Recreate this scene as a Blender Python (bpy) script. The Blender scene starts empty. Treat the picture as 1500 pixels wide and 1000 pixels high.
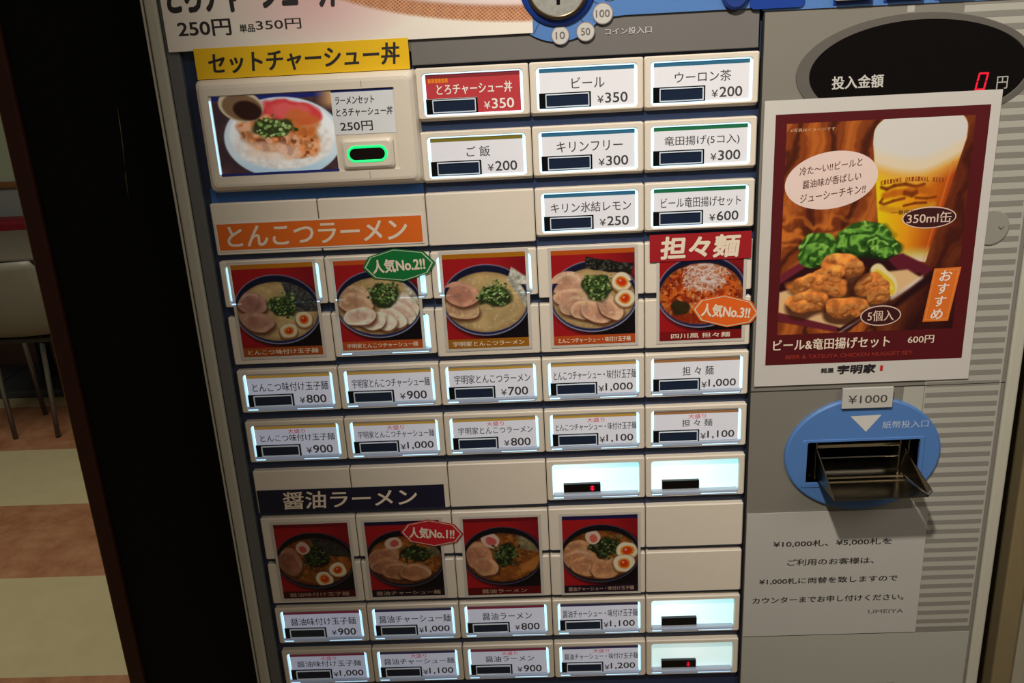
import bpy, bmesh, math, random
import numpy as np
from mathutils import Vector, Matrix

# ------------------------------------------------------------------ camera, world, light
S = bpy.context.scene
COL = S.collection
S.view_settings.view_transform = 'Standard'
S.view_settings.look = 'None'
S.view_settings.exposure = 0.0
S.view_settings.gamma = 1.0
S.view_settings.use_curve_mapping = False
S.cycles.use_denoising = True

cd = bpy.data.cameras.new('camera')
cd.sensor_fit = 'HORIZONTAL'
cd.sensor_width = 36.0
cd.lens = 32.4
cd.clip_start = 0.02
cam = bpy.data.objects.new('camera', cd)
COL.objects.link(cam)
cam.matrix_world = Matrix(((0.998446, 0.040523, 0.038249, 0.27585),
                           (0.022680, 0.331463, -0.943195, -0.75298),
                           (-0.050899, 0.942597, 0.330029, 1.50024),
                           (0, 0, 0, 1)))
S.camera = cam

W = bpy.data.worlds.new('world')
S.world = W
W.use_nodes = True
W.node_tree.nodes['Background'].inputs[0].default_value = (0.60, 0.55, 0.46, 1)
W.node_tree.nodes['Background'].inputs[1].default_value = 0.13


def lamp(name, kind, loc, target, energy, color, **kw):
    d = bpy.data.lights.new(name, kind)
    d.energy = energy
    d.color = color
    for k, v in kw.items():
        setattr(d, k, v)
    o = bpy.data.objects.new(name, d)
    COL.objects.link(o)
    o.location = loc
    o.rotation_euler = (Vector(target) - Vector(loc)).to_track_quat('-Z', 'Y').to_euler()
    return o


# ceiling downlight in front of the machine
lamp('ceiling_downlight', 'SPOT', (0.10, -0.86, 2.32), (0.52, 0.0, 1.48), 77.0, (1.0, 0.94, 0.85),
     spot_size=math.radians(52), spot_blend=1.0, shadow_soft_size=0.03)
# wide soft fill added on the upper right to lift the shadows
lamp('right_fill_light', 'AREA', (1.25, -1.15, 2.35), (0.45, 0.0, 1.2), 8.0, (1.0, 0.94, 0.85), size=0.9)
# dining room ceiling light
lamp('dining_ceiling_light', 'AREA', (-1.3, 1.4, 2.42), (-1.3, 1.5, 0.0), 21.0, (1.0, 0.93, 0.74), size=1.2)

# ------------------------------------------------------------------ materials


def lin(v):
    v = np.asarray(v, float)
    return np.where(v <= 0.04045, v / 12.92, ((v + 0.055) / 1.055) ** 2.4)


def rgb(r, g, b):
    l = lin(np.array([r, g, b]) / 255.0)
    return (float(l[0]), float(l[1]), float(l[2]), 1.0)


MATS = {}


def mat(name, color, rough=0.5, metal=0.0, spec=0.5, emit=0.0, ecol=None, noise=0.06, scale=60.0, bump=0.0, coat=0.0):
    if name in MATS:
        return MATS[name]
    m = bpy.data.materials.new(name)
    m.use_nodes = True
    nt = m.node_tree
    b = nt.nodes['Principled BSDF']
    c = rgb(*color)
    b.inputs['Roughness'].default_value = rough
    b.inputs['Metallic'].default_value = metal
    b.inputs['Specular IOR Level'].default_value = spec
    b.inputs['Coat Weight'].default_value = coat
    tc = nt.nodes.new('ShaderNodeTexCoord')
    nz = nt.nodes.new('ShaderNodeTexNoise')
    nz.inputs['Scale'].default_value = scale
    nz.inputs['Detail'].default_value = 4
    nt.links.new(tc.outputs['Object'], nz.inputs['Vector'])
    mx = nt.nodes.new('ShaderNodeMix')
    mx.data_type = 'RGBA'
    mx.inputs['A'].default_value = tuple(v * (1 - noise) for v in c[:3]) + (1,)
    mx.inputs['B'].default_value = tuple(min(1, v * (1 + noise)) for v in c[:3]) + (1,)
    nt.links.new(nz.outputs['Fac'], mx.inputs['Factor'])
    nt.links.new(mx.outputs['Result'], b.inputs['Base Color'])
    if bump:
        bp = nt.nodes.new('ShaderNodeBump')
        bp.inputs['Strength'].default_value = bump
        bp.inputs['Distance'].default_value = 0.001
        nt.links.new(nz.outputs['Fac'], bp.inputs['Height'])
        nt.links.new(bp.outputs['Normal'], b.inputs['Normal'])
    if emit:
        b.inputs['Emission Color'].default_value = rgb(*(ecol or color))
        b.inputs['Emission Strength'].default_value = emit
    MATS[name] = m
    return m


def print_mat(name, rough=0.42, emit=0.0, trans=0.0):
    """a printed picture: ink colours stored on the sheet's own vertices"""
    if name in MATS:
        return MATS[name]
    m = bpy.data.materials.new(name)
    m.use_nodes = True
    nt = m.node_tree
    b = nt.nodes['Principled BSDF']
    a = nt.nodes.new('ShaderNodeAttribute')
    a.attribute_name = 'ink'
    nt.links.new(a.outputs['Color'], b.inputs['Base Color'])
    nz = nt.nodes.new('ShaderNodeTexNoise')
    nz.inputs['Scale'].default_value = 90
    mr = nt.nodes.new('ShaderNodeMapRange')
    mr.inputs['To Min'].default_value = rough - .06
    mr.inputs['To Max'].default_value = rough + .06
    nt.links.new(nz.outputs['Fac'], mr.inputs['Value'])
    nt.links.new(mr.outputs['Result'], b.inputs['Roughness'])
    if emit:
        nt.links.new(a.outputs['Color'], b.inputs['Emission Color'])
        b.inputs['Emission Strength'].default_value = emit
    if trans:
        t = nt.nodes.new('ShaderNodeBsdfTranslucent')
        nt.links.new(a.outputs['Color'], t.inputs['Color'])
        mx = nt.nodes.new('ShaderNodeMixShader')
        mx.inputs['Fac'].default_value = trans
        nt.links.new(b.outputs['BSDF'], mx.inputs[1])
        nt.links.new(t.outputs['BSDF'], mx.inputs[2])
        nt.links.new(mx.outputs['Shader'], nt.nodes['Material Output'].inputs['Surface'])
    MATS[name] = m
    return m


def glow_mat(name, hot, cool, strength, cx, cz):
    """white acrylic lit by an LED behind one side of it"""
    m = bpy.data.materials.new(name)
    m.use_nodes = True
    nt = m.node_tree
    b = nt.nodes['Principled BSDF']
    b.inputs['Base Color'].default_value = rgb(225, 235, 235)
    b.inputs['Roughness'].default_value = 0.3
    tc = nt.nodes.new('ShaderNodeTexCoord')
    vm = nt.nodes.new('ShaderNodeVectorMath')
    vm.operation = 'SUBTRACT'
    vm.inputs[1].default_value = (cx, 0, cz)
    nt.links.new(tc.outputs['Object'], vm.inputs[0])
    ln = nt.nodes.new('ShaderNodeVectorMath')
    ln.operation = 'LENGTH'
    nt.links.new(vm.outputs['Vector'], ln.inputs[0])
    cr = nt.nodes.new('ShaderNodeMapRange')
    cr.inputs['From Max'].default_value = 0.055
    nt.links.new(ln.outputs['Value'], cr.inputs['Value'])
    mx = nt.nodes.new('ShaderNodeMix')
    mx.data_type = 'RGBA'
    mx.inputs['A'].default_value = rgb(*hot)
    mx.inputs['B'].default_value = rgb(*cool)
    nt.links.new(cr.outputs['Result'], mx.inputs['Factor'])
    nt.links.new(mx.outputs['Result'], b.inputs['Emission Color'])
    b.inputs['Emission Strength'].default_value = strength
    MATS[name] = m
    return m


M_BEIGE = mat('beige_plastic', (226, 214, 196), 0.38, noise=.02)
M_RAIL = mat('rail_plastic', (188, 184, 166), 0.4, noise=.02)
M_GREY = mat('warm_grey_panel', (128, 123, 113), 0.42, noise=.02)
M_TOPGREY = mat('top_grey_panel', (112, 108, 104), 0.42, noise=.02)
M_DARKGREY = mat('bezel_grey', (96, 91, 84), 0.45)
M_NAVY = mat('navy_recess', (44, 56, 84), 0.3)
M_STRIP = mat('side_strip_grey', (104, 104, 102), 0.4)
M_BLACK = mat('gloss_black', (10, 10, 11), 0.14)
M_SEAM = mat('seam_dark', (30, 28, 26), 0.8)
M_INK = mat('ink_black', (34, 28, 28), 0.6)
M_INKG = mat('ink_grey', (62, 58, 56), 0.6)
M_WHITE = mat('ink_white', (238, 230, 222), 0.6)
M_CREAM = mat('ink_cream', (232, 214, 190), 0.6)
M_RED = mat('ink_red', (190, 40, 44), 0.6)
M_ORANGE = mat('ink_orange', (232, 130, 22), 0.5)
M_PAPER = mat('white_paper', (226, 218, 208), 0.6, noise=.015)
M_PAPER2 = mat('grey_paper', (176, 172, 162), 0.55, noise=.02)
M_BLUE = mat('bright_blue', (82, 124, 184), 0.38, noise=.02)
M_DBLUE = mat('deep_blue', (26, 62, 148), 0.35)
M_CHROME = mat('chrome', (215, 215, 218), 0.14, 1.0)
M_STEEL = mat('dark_steel', (150, 140, 120), 0.22, 1.0)
M_SILVER = mat('silver_rim', (205, 208, 214), 0.25, 0.5)
M_FRAME = mat('indicator_frame', (206, 216, 226), 0.25, emit=.12)  # slight emission stands in for bright reflections along the frame
M_LIP = mat('lens_ledge', (150, 158, 170), 0.2, emit=.12, ecol=(190, 205, 235))
M_REDINK = mat('ink_light_red', (214, 70, 78), 0.6, emit=.12)
M_SCREEN = mat('indicator_glass', (28, 40, 62), 0.12)
M_CARD = mat('backlit_card', (220, 214, 206), 0.4, emit=0.20, ecol=(196, 214, 255), noise=.01)
M_CARDRED = mat('red_card', (186, 58, 62), 0.4, emit=0.05, ecol=(200, 40, 50))
M_GLOW = mat('edge_glow', (225, 240, 250), 0.3, emit=1.0, ecol=(166, 222, 255))
M_PANEL = glow_mat('lamp_panel', (238, 255, 255), (168, 238, 244), .92, -.020, .008)
M_PANELDIM = glow_mat('lamp_panel_dim', (214, 236, 232), (168, 214, 214), 0.72, -.005, .006)
M_LEDRED = mat('red_led', (255, 30, 60), 0.4, emit=1.0, ecol=(255, 16, 60))
M_LEDDIM = mat('red_led_dim', (200, 20, 40), 0.4, emit=0.62, ecol=(226, 16, 54))
M_GREENLED = mat('green_led', (30, 240, 130), 0.4, emit=0.9, ecol=(20, 235, 120))
STRIPES = {'teal': mat('stripe_teal', (34, 92, 120), .5, emit=.22), 'green': mat('stripe_green', (14, 98, 58), .5, emit=.22),
           'olive': mat('stripe_olive', (112, 100, 22), .5, emit=.22), 'ochre': mat('stripe_ochre', (178, 140, 62), .5, emit=.22),
           'brown': mat('stripe_brown', (150, 104, 62), .5, emit=.22), 'wine': mat('stripe_wine', (120, 36, 60), .5, emit=.22),
           'navy': mat('stripe_navy', (46, 40, 74), .5, emit=.22), 'dkred': mat('stripe_dark_red', (120, 26, 34), .5, emit=.22)}

# ------------------------------------------------------------------ mesh building
_TXT = {}


def glyphs(s, bold=0.0):
    k = (s, bold)
    if k not in _TXT:
        cu = bpy.data.curves.new('t', 'FONT')
        cu.body = s
        cu.size = 1.0
        cu.offset = bold
        cu.resolution_u = 3
        o = bpy.data.objects.new('t', cu)
        COL.objects.link(o)
        me = bpy.data.meshes.new_from_object(o.evaluated_get(bpy.context.evaluated_depsgraph_get()))
        v = np.array([tuple(a.co)[:2] for a in me.vertices]) if len(me.vertices) else np.zeros((0, 2))
        f = [tuple(p.vertices) for p in me.polygons]
        # keep every face turned towards the viewer
        ff = []
        for p in f:
            a = sum(v[p[i]][0] * v[p[(i + 1) % len(p)]][1] - v[p[(i + 1) % len(p)]][0] * v[p[i]][1] for i in range(len(p)))
            ff.append(p if a > 0 else p[::-1])
        bpy.data.objects.remove(o)
        bpy.data.curves.remove(cu)
        bpy.data.meshes.remove(me)
        _TXT[k] = (v, ff)
    return _TXT[k]


def rrect(x0, x1, z0, z1, r, n=3):
    pts = []
    for cx, cz, a0 in ((x1 - r, z1 - r, 0), (x0 + r, z1 - r, 90), (x0 + r, z0 + r, 180), (x1 - r, z0 + r, 270)):
        for i in range(n + 1):
            a = math.radians(a0 + 90 * i / n)
            pts.append((cx + r * math.cos(a), cz + r * math.sin(a)))
    return pts


def ellipse(cx, cz, rx, rz, n=64, a0=0, a1=360):
    full = abs(a1 - a0) >= 360
    k = n if full else n + 1
    return [(cx + rx * math.cos(math.radians(a0 + (a1 - a0) * i / n)), cz + rz * math.sin(math.radians(a0 + (a1 - a0) * i / n))) for i in range(k)]


def rot_pts(pts, cx, cz, deg):
    c, s = math.cos(math.radians(deg)), math.sin(math.radians(deg))
    return [(cx + (x - cx) * c - (z - cz) * s, cz + (x - cx) * s + (z - cz) * c) for x, z in pts]


class MB:
    """collects faces in world metres; build() links them as one mesh object. Polygons are given in the x-z plane, seen from -y."""

    def __init__(self):
        self.v, self.f, self.m, self.mats, self.smooth = [], [], [], [], []

    def mi(self, m):
        if m not in self.mats:
            self.mats.append(m)
        return self.mats.index(m)

    def add(self, verts, faces, m, smooth=False):
        b = len(self.v)
        self.v += [tuple(p) for p in verts]
        k = self.mi(m)
        for f in faces:
            self.f.append(tuple(b + i for i in f))
            self.m.append(k)
            self.smooth.append(smooth)

    def box(self, x0, x1, y0, y1, z0, z1, m, bev=0.0, seg=2):
        bm = bmesh.new()
        bmesh.ops.create_cube(bm, size=1.0)
        for v in bm.verts:
            v.co = Vector(((x0 + x1) / 2 + v.co.x * (x1 - x0), (y0 + y1) / 2 + v.co.y * (y1 - y0), (z0 + z1) / 2 + v.co.z * (z1 - z0)))
        if bev:
            bmesh.ops.bevel(bm, geom=list(bm.edges), offset=bev, segments=seg, affect='EDGES', profile=.5)
        bm.verts.index_update()
        self.add([tuple(v.co) for v in bm.verts], [[v.index for v in f.verts] for f in bm.faces], m, False)
        bm.free()

    def poly(self, pts, y, m):
        a = sum(pts[i][0] * pts[(i + 1) % len(pts)][1] - pts[(i + 1) % len(pts)][0] * pts[i][1] for i in range(len(pts)))
        idx = list(range(len(pts)))
        if a < 0:
            idx.reverse()
        self.add([(x, y, z) for x, z in pts], [idx], m)

    def rect(self, x0, x1, z0, z1, y, m):
        self.poly([(x0, z0), (x1, z0), (x1, z1), (x0, z1)], y, m)

    def loops(self, loops, m, cap_front=False, cap_back=False, smooth=False):
        """loops: list of (points ccw seen from the front, y) from the outside/back to the front/inside, bridged in turn"""
        n = len(loops[0][0])
        vs, fs = [], []
        for pts, y in loops:
            vs += [(x, y, z) for x, z in pts]
        for k in range(len(loops) - 1):
            for i in range(n):
                j = (i + 1) % n
                fs.append((k * n + i, k * n + j, (k + 1) * n + j, (k + 1) * n + i))
        if cap_front:
            fs.append(tuple((len(loops) - 1) * n + i for i in range(n)))
        if cap_back:
            fs.append(tuple(reversed(range(n))))
        self.add(vs, fs, m, smooth)

    def slab(self, pts, y0, y1, m):
        """closed plate, front at y0 (towards the viewer), back at y1"""
        a = sum(pts[i][0] * pts[(i + 1) % len(pts)][1] - pts[(i + 1) % len(pts)][0] * pts[i][1] for i in range(len(pts)))
        if a < 0:
            pts = pts[::-1]
        self.loops([(pts, y1), (pts, y0)], m, True, True)

    def ring(self, outer, inner, y, m):
        self.loops([(outer, y), (inner, y)], m)

    def text(self, s, x0, x1, z0, z1, y, m, bold=0.0, rot=0.0, shear=0.0, fit=True, align='c'):
        v, f = glyphs(s)
        if not len(v):
            return
        lo, hi = v.min(0), v.max(0)
        w, h = hi - lo
        sz = (z1 - z0) / max(h, 1e-6)
        sx = (x1 - x0) / max(w, 1e-6) if fit else sz
        cx, cz = (x0 + x1) / 2, (z0 + z1) / 2
        mid = (lo + hi) / 2
        X = (v[:, 0] - mid[0]) * sx
        Z = (v[:, 1] - mid[1]) * sz
        X = X + Z * shear
        if not fit:
            if align == 'l':
                cx = x0 + w * sx / 2
            elif align == 'r':
                cx = x1 - w * sx / 2
        c, sn = math.cos(math.radians(rot)), math.sin(math.radians(rot))
        # heavier weights: the same glyphs laid over each other, a hair apart
        bo = bold * sz
        if bold < .003:
            offs = [(0, 0)]
        elif bold < .012:
            offs = [(-bo, 0), (bo, 0)]
        elif bold < .024:
            offs = [(-bo, -bo * .6), (bo, bo * .6), (-bo, bo * .6), (bo, -bo * .6)]
        else:
            offs = [(bo * math.cos(k * .785), bo * math.sin(k * .785)) for k in range(8)] + [(0, 0)]
        k_ = max(.2, 1 - 2 * bo / max(x1 - x0, 1e-6))
        for i, (ox, oz) in enumerate(offs):
            xx, zz = X * k_ + ox, Z * k_ + oz
            self.add(np.stack([cx + xx * c - zz * sn, np.full(len(X), y - i * 1e-5), cz + xx * sn + zz * c], 1).tolist(), f, m)

    def tube(self, pts, r, m, n=8):
        vs, fs = [], []
        P = [Vector(p) for p in pts]
        for i, p in enumerate(P):
            d = (P[min(i + 1, len(P) - 1)] - P[max(i - 1, 0)]).normalized()
            a = d.cross(Vector((0.31, 0.2, 0.93))).normalized()
            b = d.cross(a)
            rr = r[i] if isinstance(r, (list, tuple)) else r
            for k in range(n):
                t = 2 * math.pi * k / n
                vs.append(tuple(p + a * math.cos(t) * rr + b * math.sin(t) * rr))
        for i in range(len(P) - 1):
            for k in range(n):
                j = (k + 1) % n
                fs.append((i * n + k, (i + 1) * n + k, (i + 1) * n + j, i * n + j))
        fs.append(tuple(range(n)))
        fs.append(tuple(reversed([(len(P) - 1) * n + k for k in range(n)])))
        self.add(vs, fs, m, True)

    def picture(self, img, x0, x1, z0, z1, y, m, warp=None):
        """img: (H,W,3) sRGB 0..1, first row on top -> a grid whose vertices carry the ink colour"""
        H, Wd = img.shape[:2]
        b = len(self.v)
        gx, gz = np.meshgrid(np.linspace(x0, x1, Wd), np.linspace(z1, z0, H))
        self.pics = getattr(self, 'pics', [])
        self.pics.append((b, lin(np.clip(img, 0, 1)).reshape(-1, 3)))
        V = np.stack([gx.ravel(), np.full(H * Wd, y), gz.ravel()], 1)
        self.v += V.tolist()
        i = (np.arange(H - 1)[:, None] * Wd + np.arange(Wd - 1)[None]).ravel() + b
        F = np.stack([i + Wd, i + Wd + 1, i + 1, i], 1)
        self.f += F.tolist()
        k = self.mi(m)
        self.m += [k] * len(F)
        self.smooth += [False] * len(F)

    def build(self, name, parent=None, ref=None, kind=None):
        V = np.array(self.v, float)
        if ref is None:
            lo, hi = V.min(0), V.max(0)
            ref = ((lo[0] + hi[0]) / 2, (lo[1] + hi[1]) / 2, lo[2])
        me = bpy.data.meshes.new(name)
        me.from_pydata((V - np.array(ref)).tolist(), [], self.f)
        for m in self.mats:
            me.materials.append(m)
        me.polygons.foreach_set('material_index', self.m)
        me.polygons.foreach_set('use_smooth', self.smooth)
        if getattr(self, 'pics', None):
            ca = me.color_attributes.new('ink', 'FLOAT_COLOR', 'POINT')
            A = np.full((len(V), 4), 1.0)
            A[:, :3] = lin(np.array([226, 218, 208]) / 255)
            for b, c in self.pics:
                A[b:b + len(c), :3] = c
            ca.data.foreach_set('color', A.ravel())
        me.update()
        o = bpy.data.objects.new(name, me)
        COL.objects.link(o)
        o['ref'] = [float(t) for t in ref]
        p = parent
        if p is not None:
            o.parent = p
            pr = p['ref']
            o.location = [ref[i] - pr[i] for i in range(3)]
        else:
            o.location = ref
        if kind:
            o['kind'] = kind
        return o


def root(name, loc, label, cat, group=None):
    o = bpy.data.objects.new(name, None)
    o.empty_display_size = 0.05
    COL.objects.link(o)
    o.location = loc
    o['ref'] = [float(t) for t in loc]
    tag(o, label, cat, group)
    return o


def tag(o, label=None, cat=None, group=None):
    if label:
        o['label'] = label
    if cat:
        o['category'] = cat
    if group:
        o['group'] = group
    return o


# ------------------------------------------------------------------ printing: pictures painted as ink on a fine grid
RNG = np.random.RandomState(7)


def vnoise(H, Wd, fy, fx, seed):
    r = np.random.RandomState(seed)
    g = r.rand(int(fy) + 3, int(fx) + 3)
    y = np.linspace(0, fy, H)
    x = np.linspace(0, fx, Wd)
    yi, xi = y.astype(int), x.astype(int)
    ty, tx = (y - yi), (x - xi)
    ty = (ty * ty * (3 - 2 * ty))[:, None]
    tx = (tx * tx * (3 - 2 * tx))[None]
    a = g[yi][:, xi]
    b = g[yi][:, xi + 1]
    c = g[yi + 1][:, xi]
    d = g[yi + 1][:, xi + 1]
    return (a * (1 - tx) + b * tx) * (1 - ty) + (c * (1 - tx) + d * tx) * ty


class Paint:
    def __init__(self, Wd, H, base, seed=1):
        self.W, self.H = Wd, H
        self.a = np.zeros((H, Wd, 3))
        self.a[:] = np.array(base) / 255.0
        self.X, self.Y = np.meshgrid(np.linspace(0, 1, Wd), np.linspace(0, 1, H))
        self.asp = H / Wd
        self.seed = seed
        self.wx = (self.n(5, 2) - .5) * .05
        self.wy = (self.n(5, 2) - .5) * .05
        self.warp = 0.0

    def n(self, f, o=3):
        out = 0
        amp, tot = 1.0, 0
        for i in range(o):
            self.seed += 1
            out = out + amp * vnoise(self.H, self.W, f * 2 ** i * self.asp, f * 2 ** i, self.seed)
            tot += amp
            amp *= .55
        return out / tot

    def put(self, mask, color, alpha=1.0):
        m = np.clip(mask, 0, 1)[..., None] * alpha
        c = color if isinstance(color, np.ndarray) and color.ndim == 3 else np.array(color, float) / 255.0
        self.a = self.a * (1 - m) + c * m

    def mul(self, mask, k):
        self.a = self.a * (1 + (k - 1) * np.clip(mask, 0, 1)[..., None])

    def d(self, cx, cy, rx, ry, ang=0.0, wob=0.0, wf=5):
        """soft implicit distance: 0 in the middle, 1 on the rim"""
        dx, dy = self.X + self.wx * self.warp - cx, self.Y + self.wy * self.warp - cy
        if ang:
            c, s = math.cos(math.radians(ang)), math.sin(math.radians(ang))
            dy = dy * self.asp
            dx, dy = dx * c + dy * s, (-dx * s + dy * c)
            dy = dy / self.asp
        r = np.sqrt((dx / rx) ** 2 + (dy / ry) ** 2)
        if wob:
            r = r + wob * (self.n(wf, 2) - .5) * 2
        return r

    def disc(self, d, soft=.04):
        return np.clip((1 - d) / soft + .5, 0, 1)

    def poly(self, pts, soft=.008):
        """convex polygon mask, points clockwise on the picture (y down)"""
        m = np.ones_like(self.X)
        for i in range(len(pts)):
            (x0, y0), (x1, y1) = pts[i], pts[(i + 1) % len(pts)]
            nx, ny = -(y1 - y0), (x1 - x0)
            l = math.hypot(nx, ny)
            m = np.minimum(m, np.clip(((self.X + self.wx * self.warp - x0) * nx + (self.Y + self.wy * self.warp - y0) * ny) / l / soft + .5, 0, 1))
        return m

    # --- food
    def slice_(self, cx, cy, rx, ry, ang, col=(222, 178, 150), edge=(120, 66, 44), bright=1.0):
        """a slice of roast pork: seared thin edge below, pale fat, mottled lean"""
        col = np.array(col) / 255.0 * bright
        self.put(self.disc(self.d(cx + .01, cy + .028, rx * 1.02, ry * 1.05, ang, .03), .25), (62, 30, 16), .6)
        self.put(self.disc(self.d(cx + .002, cy + .009, rx, ry, ang, .03), .06), edge)
        body = self.disc(self.d(cx, cy - .004, rx * .985, ry * .97, ang, .03), .07)
        t = self.n(11, 4)[..., None]
        c = col * (.84 + .34 * t)
        self.put(body, np.clip(c * np.array((1.04, 1.03, 1.0)), 0, 1))
        lean = self.disc(self.d(cx - rx * .18, cy - ry * .05, rx * .66, ry * .62, ang, .3, 6), .45)
        self.put(lean, np.clip(c * np.array((.90, .80, .78)), 0, 1), .75)
        self.put(body * np.clip((self.n(20, 2) - .62) * 7, 0, 1), np.clip(col * 1.16, 0, 1) * 255, .5)
        self.put(body * np.clip((.36 - self.n(17, 2)) * 7, 0, 1), col * .78 * 255, .45)
        # damp sheen along the upper side
        self.put(body * np.clip(1 - np.abs(self.d(cx, cy + ry * .35, rx * .9, ry * 1.1, ang) - 1) / .12, 0, 1) * np.clip((self.n(6, 2) - .45) * 5, 0, 1), (250, 236, 220), .45)

    def greens(self, cx, cy, rx, ry, n=80, dark=False):
        self.put(self.disc(self.d(cx, cy + .01, rx * 1.0, ry, 0, .45, 8), .25), (40, 52, 24) if not dark else (24, 28, 16), .92)
        r = np.random.RandomState(self.seed)
        for i in range(n):
            a = r.rand() * 6.283
            q = math.sqrt(r.rand()) * (1 + .22 * math.sin(3 * a + cx * 40) + .14 * math.sin(7 * a))
            x, y = cx + rx * q * math.cos(a), cy + ry * q * math.sin(a)
            k = r.rand()
            c = [(96, 132, 56), (62, 96, 40), (138, 166, 92), (36, 60, 28), (178, 196, 130)][int(k * 4.99)]
            if dark:
                c = tuple(int(t * .66) for t in c)
            s = .008 + .016 * r.rand()
            x0, x1 = int((x - s * 1.6) * self.W), int((x + s * 1.6) * self.W) + 2
            y0, y1 = int((y - s * 1.6) * self.H), int((y + s * 1.6) * self.H) + 2
            x0, y0 = max(0, x0), max(0, y0)
            if x1 <= x0 or y1 <= y0 or x0 >= self.W or y0 >= self.H:
                continue
            X, Y = self.X[y0:y1, x0:x1], self.Y[y0:y1, x0:x1]
            dd = np.sqrt(((X - x) / s) ** 2 + ((Y - y) * self.asp / s / .8) ** 2)
            m = np.clip((1 - dd) * 3, 0, 1)[..., None]
            self.a[y0:y1, x0:x1] = self.a[y0:y1, x0:x1] * (1 - m) + np.array(c) / 255.0 * m

    def egg(self, cx, cy, r=.105, ang=-20):
        self.put(self.disc(self.d(cx, cy + .015, r * 1.08, r * .86, ang), .12), (90, 50, 24), .6)
        self.put(self.disc(self.d(cx, cy, r, r * .8, ang), .08), (206, 160, 104))
        self.put(self.disc(self.d(cx, cy - .005, r * .93, r * .72, ang), .1), (246, 234, 206))
        self.put(self.disc(self.d(cx, cy, r * .56, r * .44, ang, .08), .2), (240, 150, 40))
        self.put(self.disc(self.d(cx, cy, r * .38, r * .3, ang, .1), .35), (222, 62, 22))
        self.put(self.disc(self.d(cx - r * .1, cy - r * .1, r * .1, r * .08), .5), (255, 220, 190), .8)

    def nori(self, pts, col=(34, 32, 28), speck=.5):
        m = self.poly(pts, .012)
        t = self.n(22, 3)
        c = np.array(col) / 255.0 * (.6 + .8 * t[..., None])
        self.put(m, np.clip(c, 0, 1))
        self.put(m * (self.n(40, 2) > .62), (170, 170, 160), speck)


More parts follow.
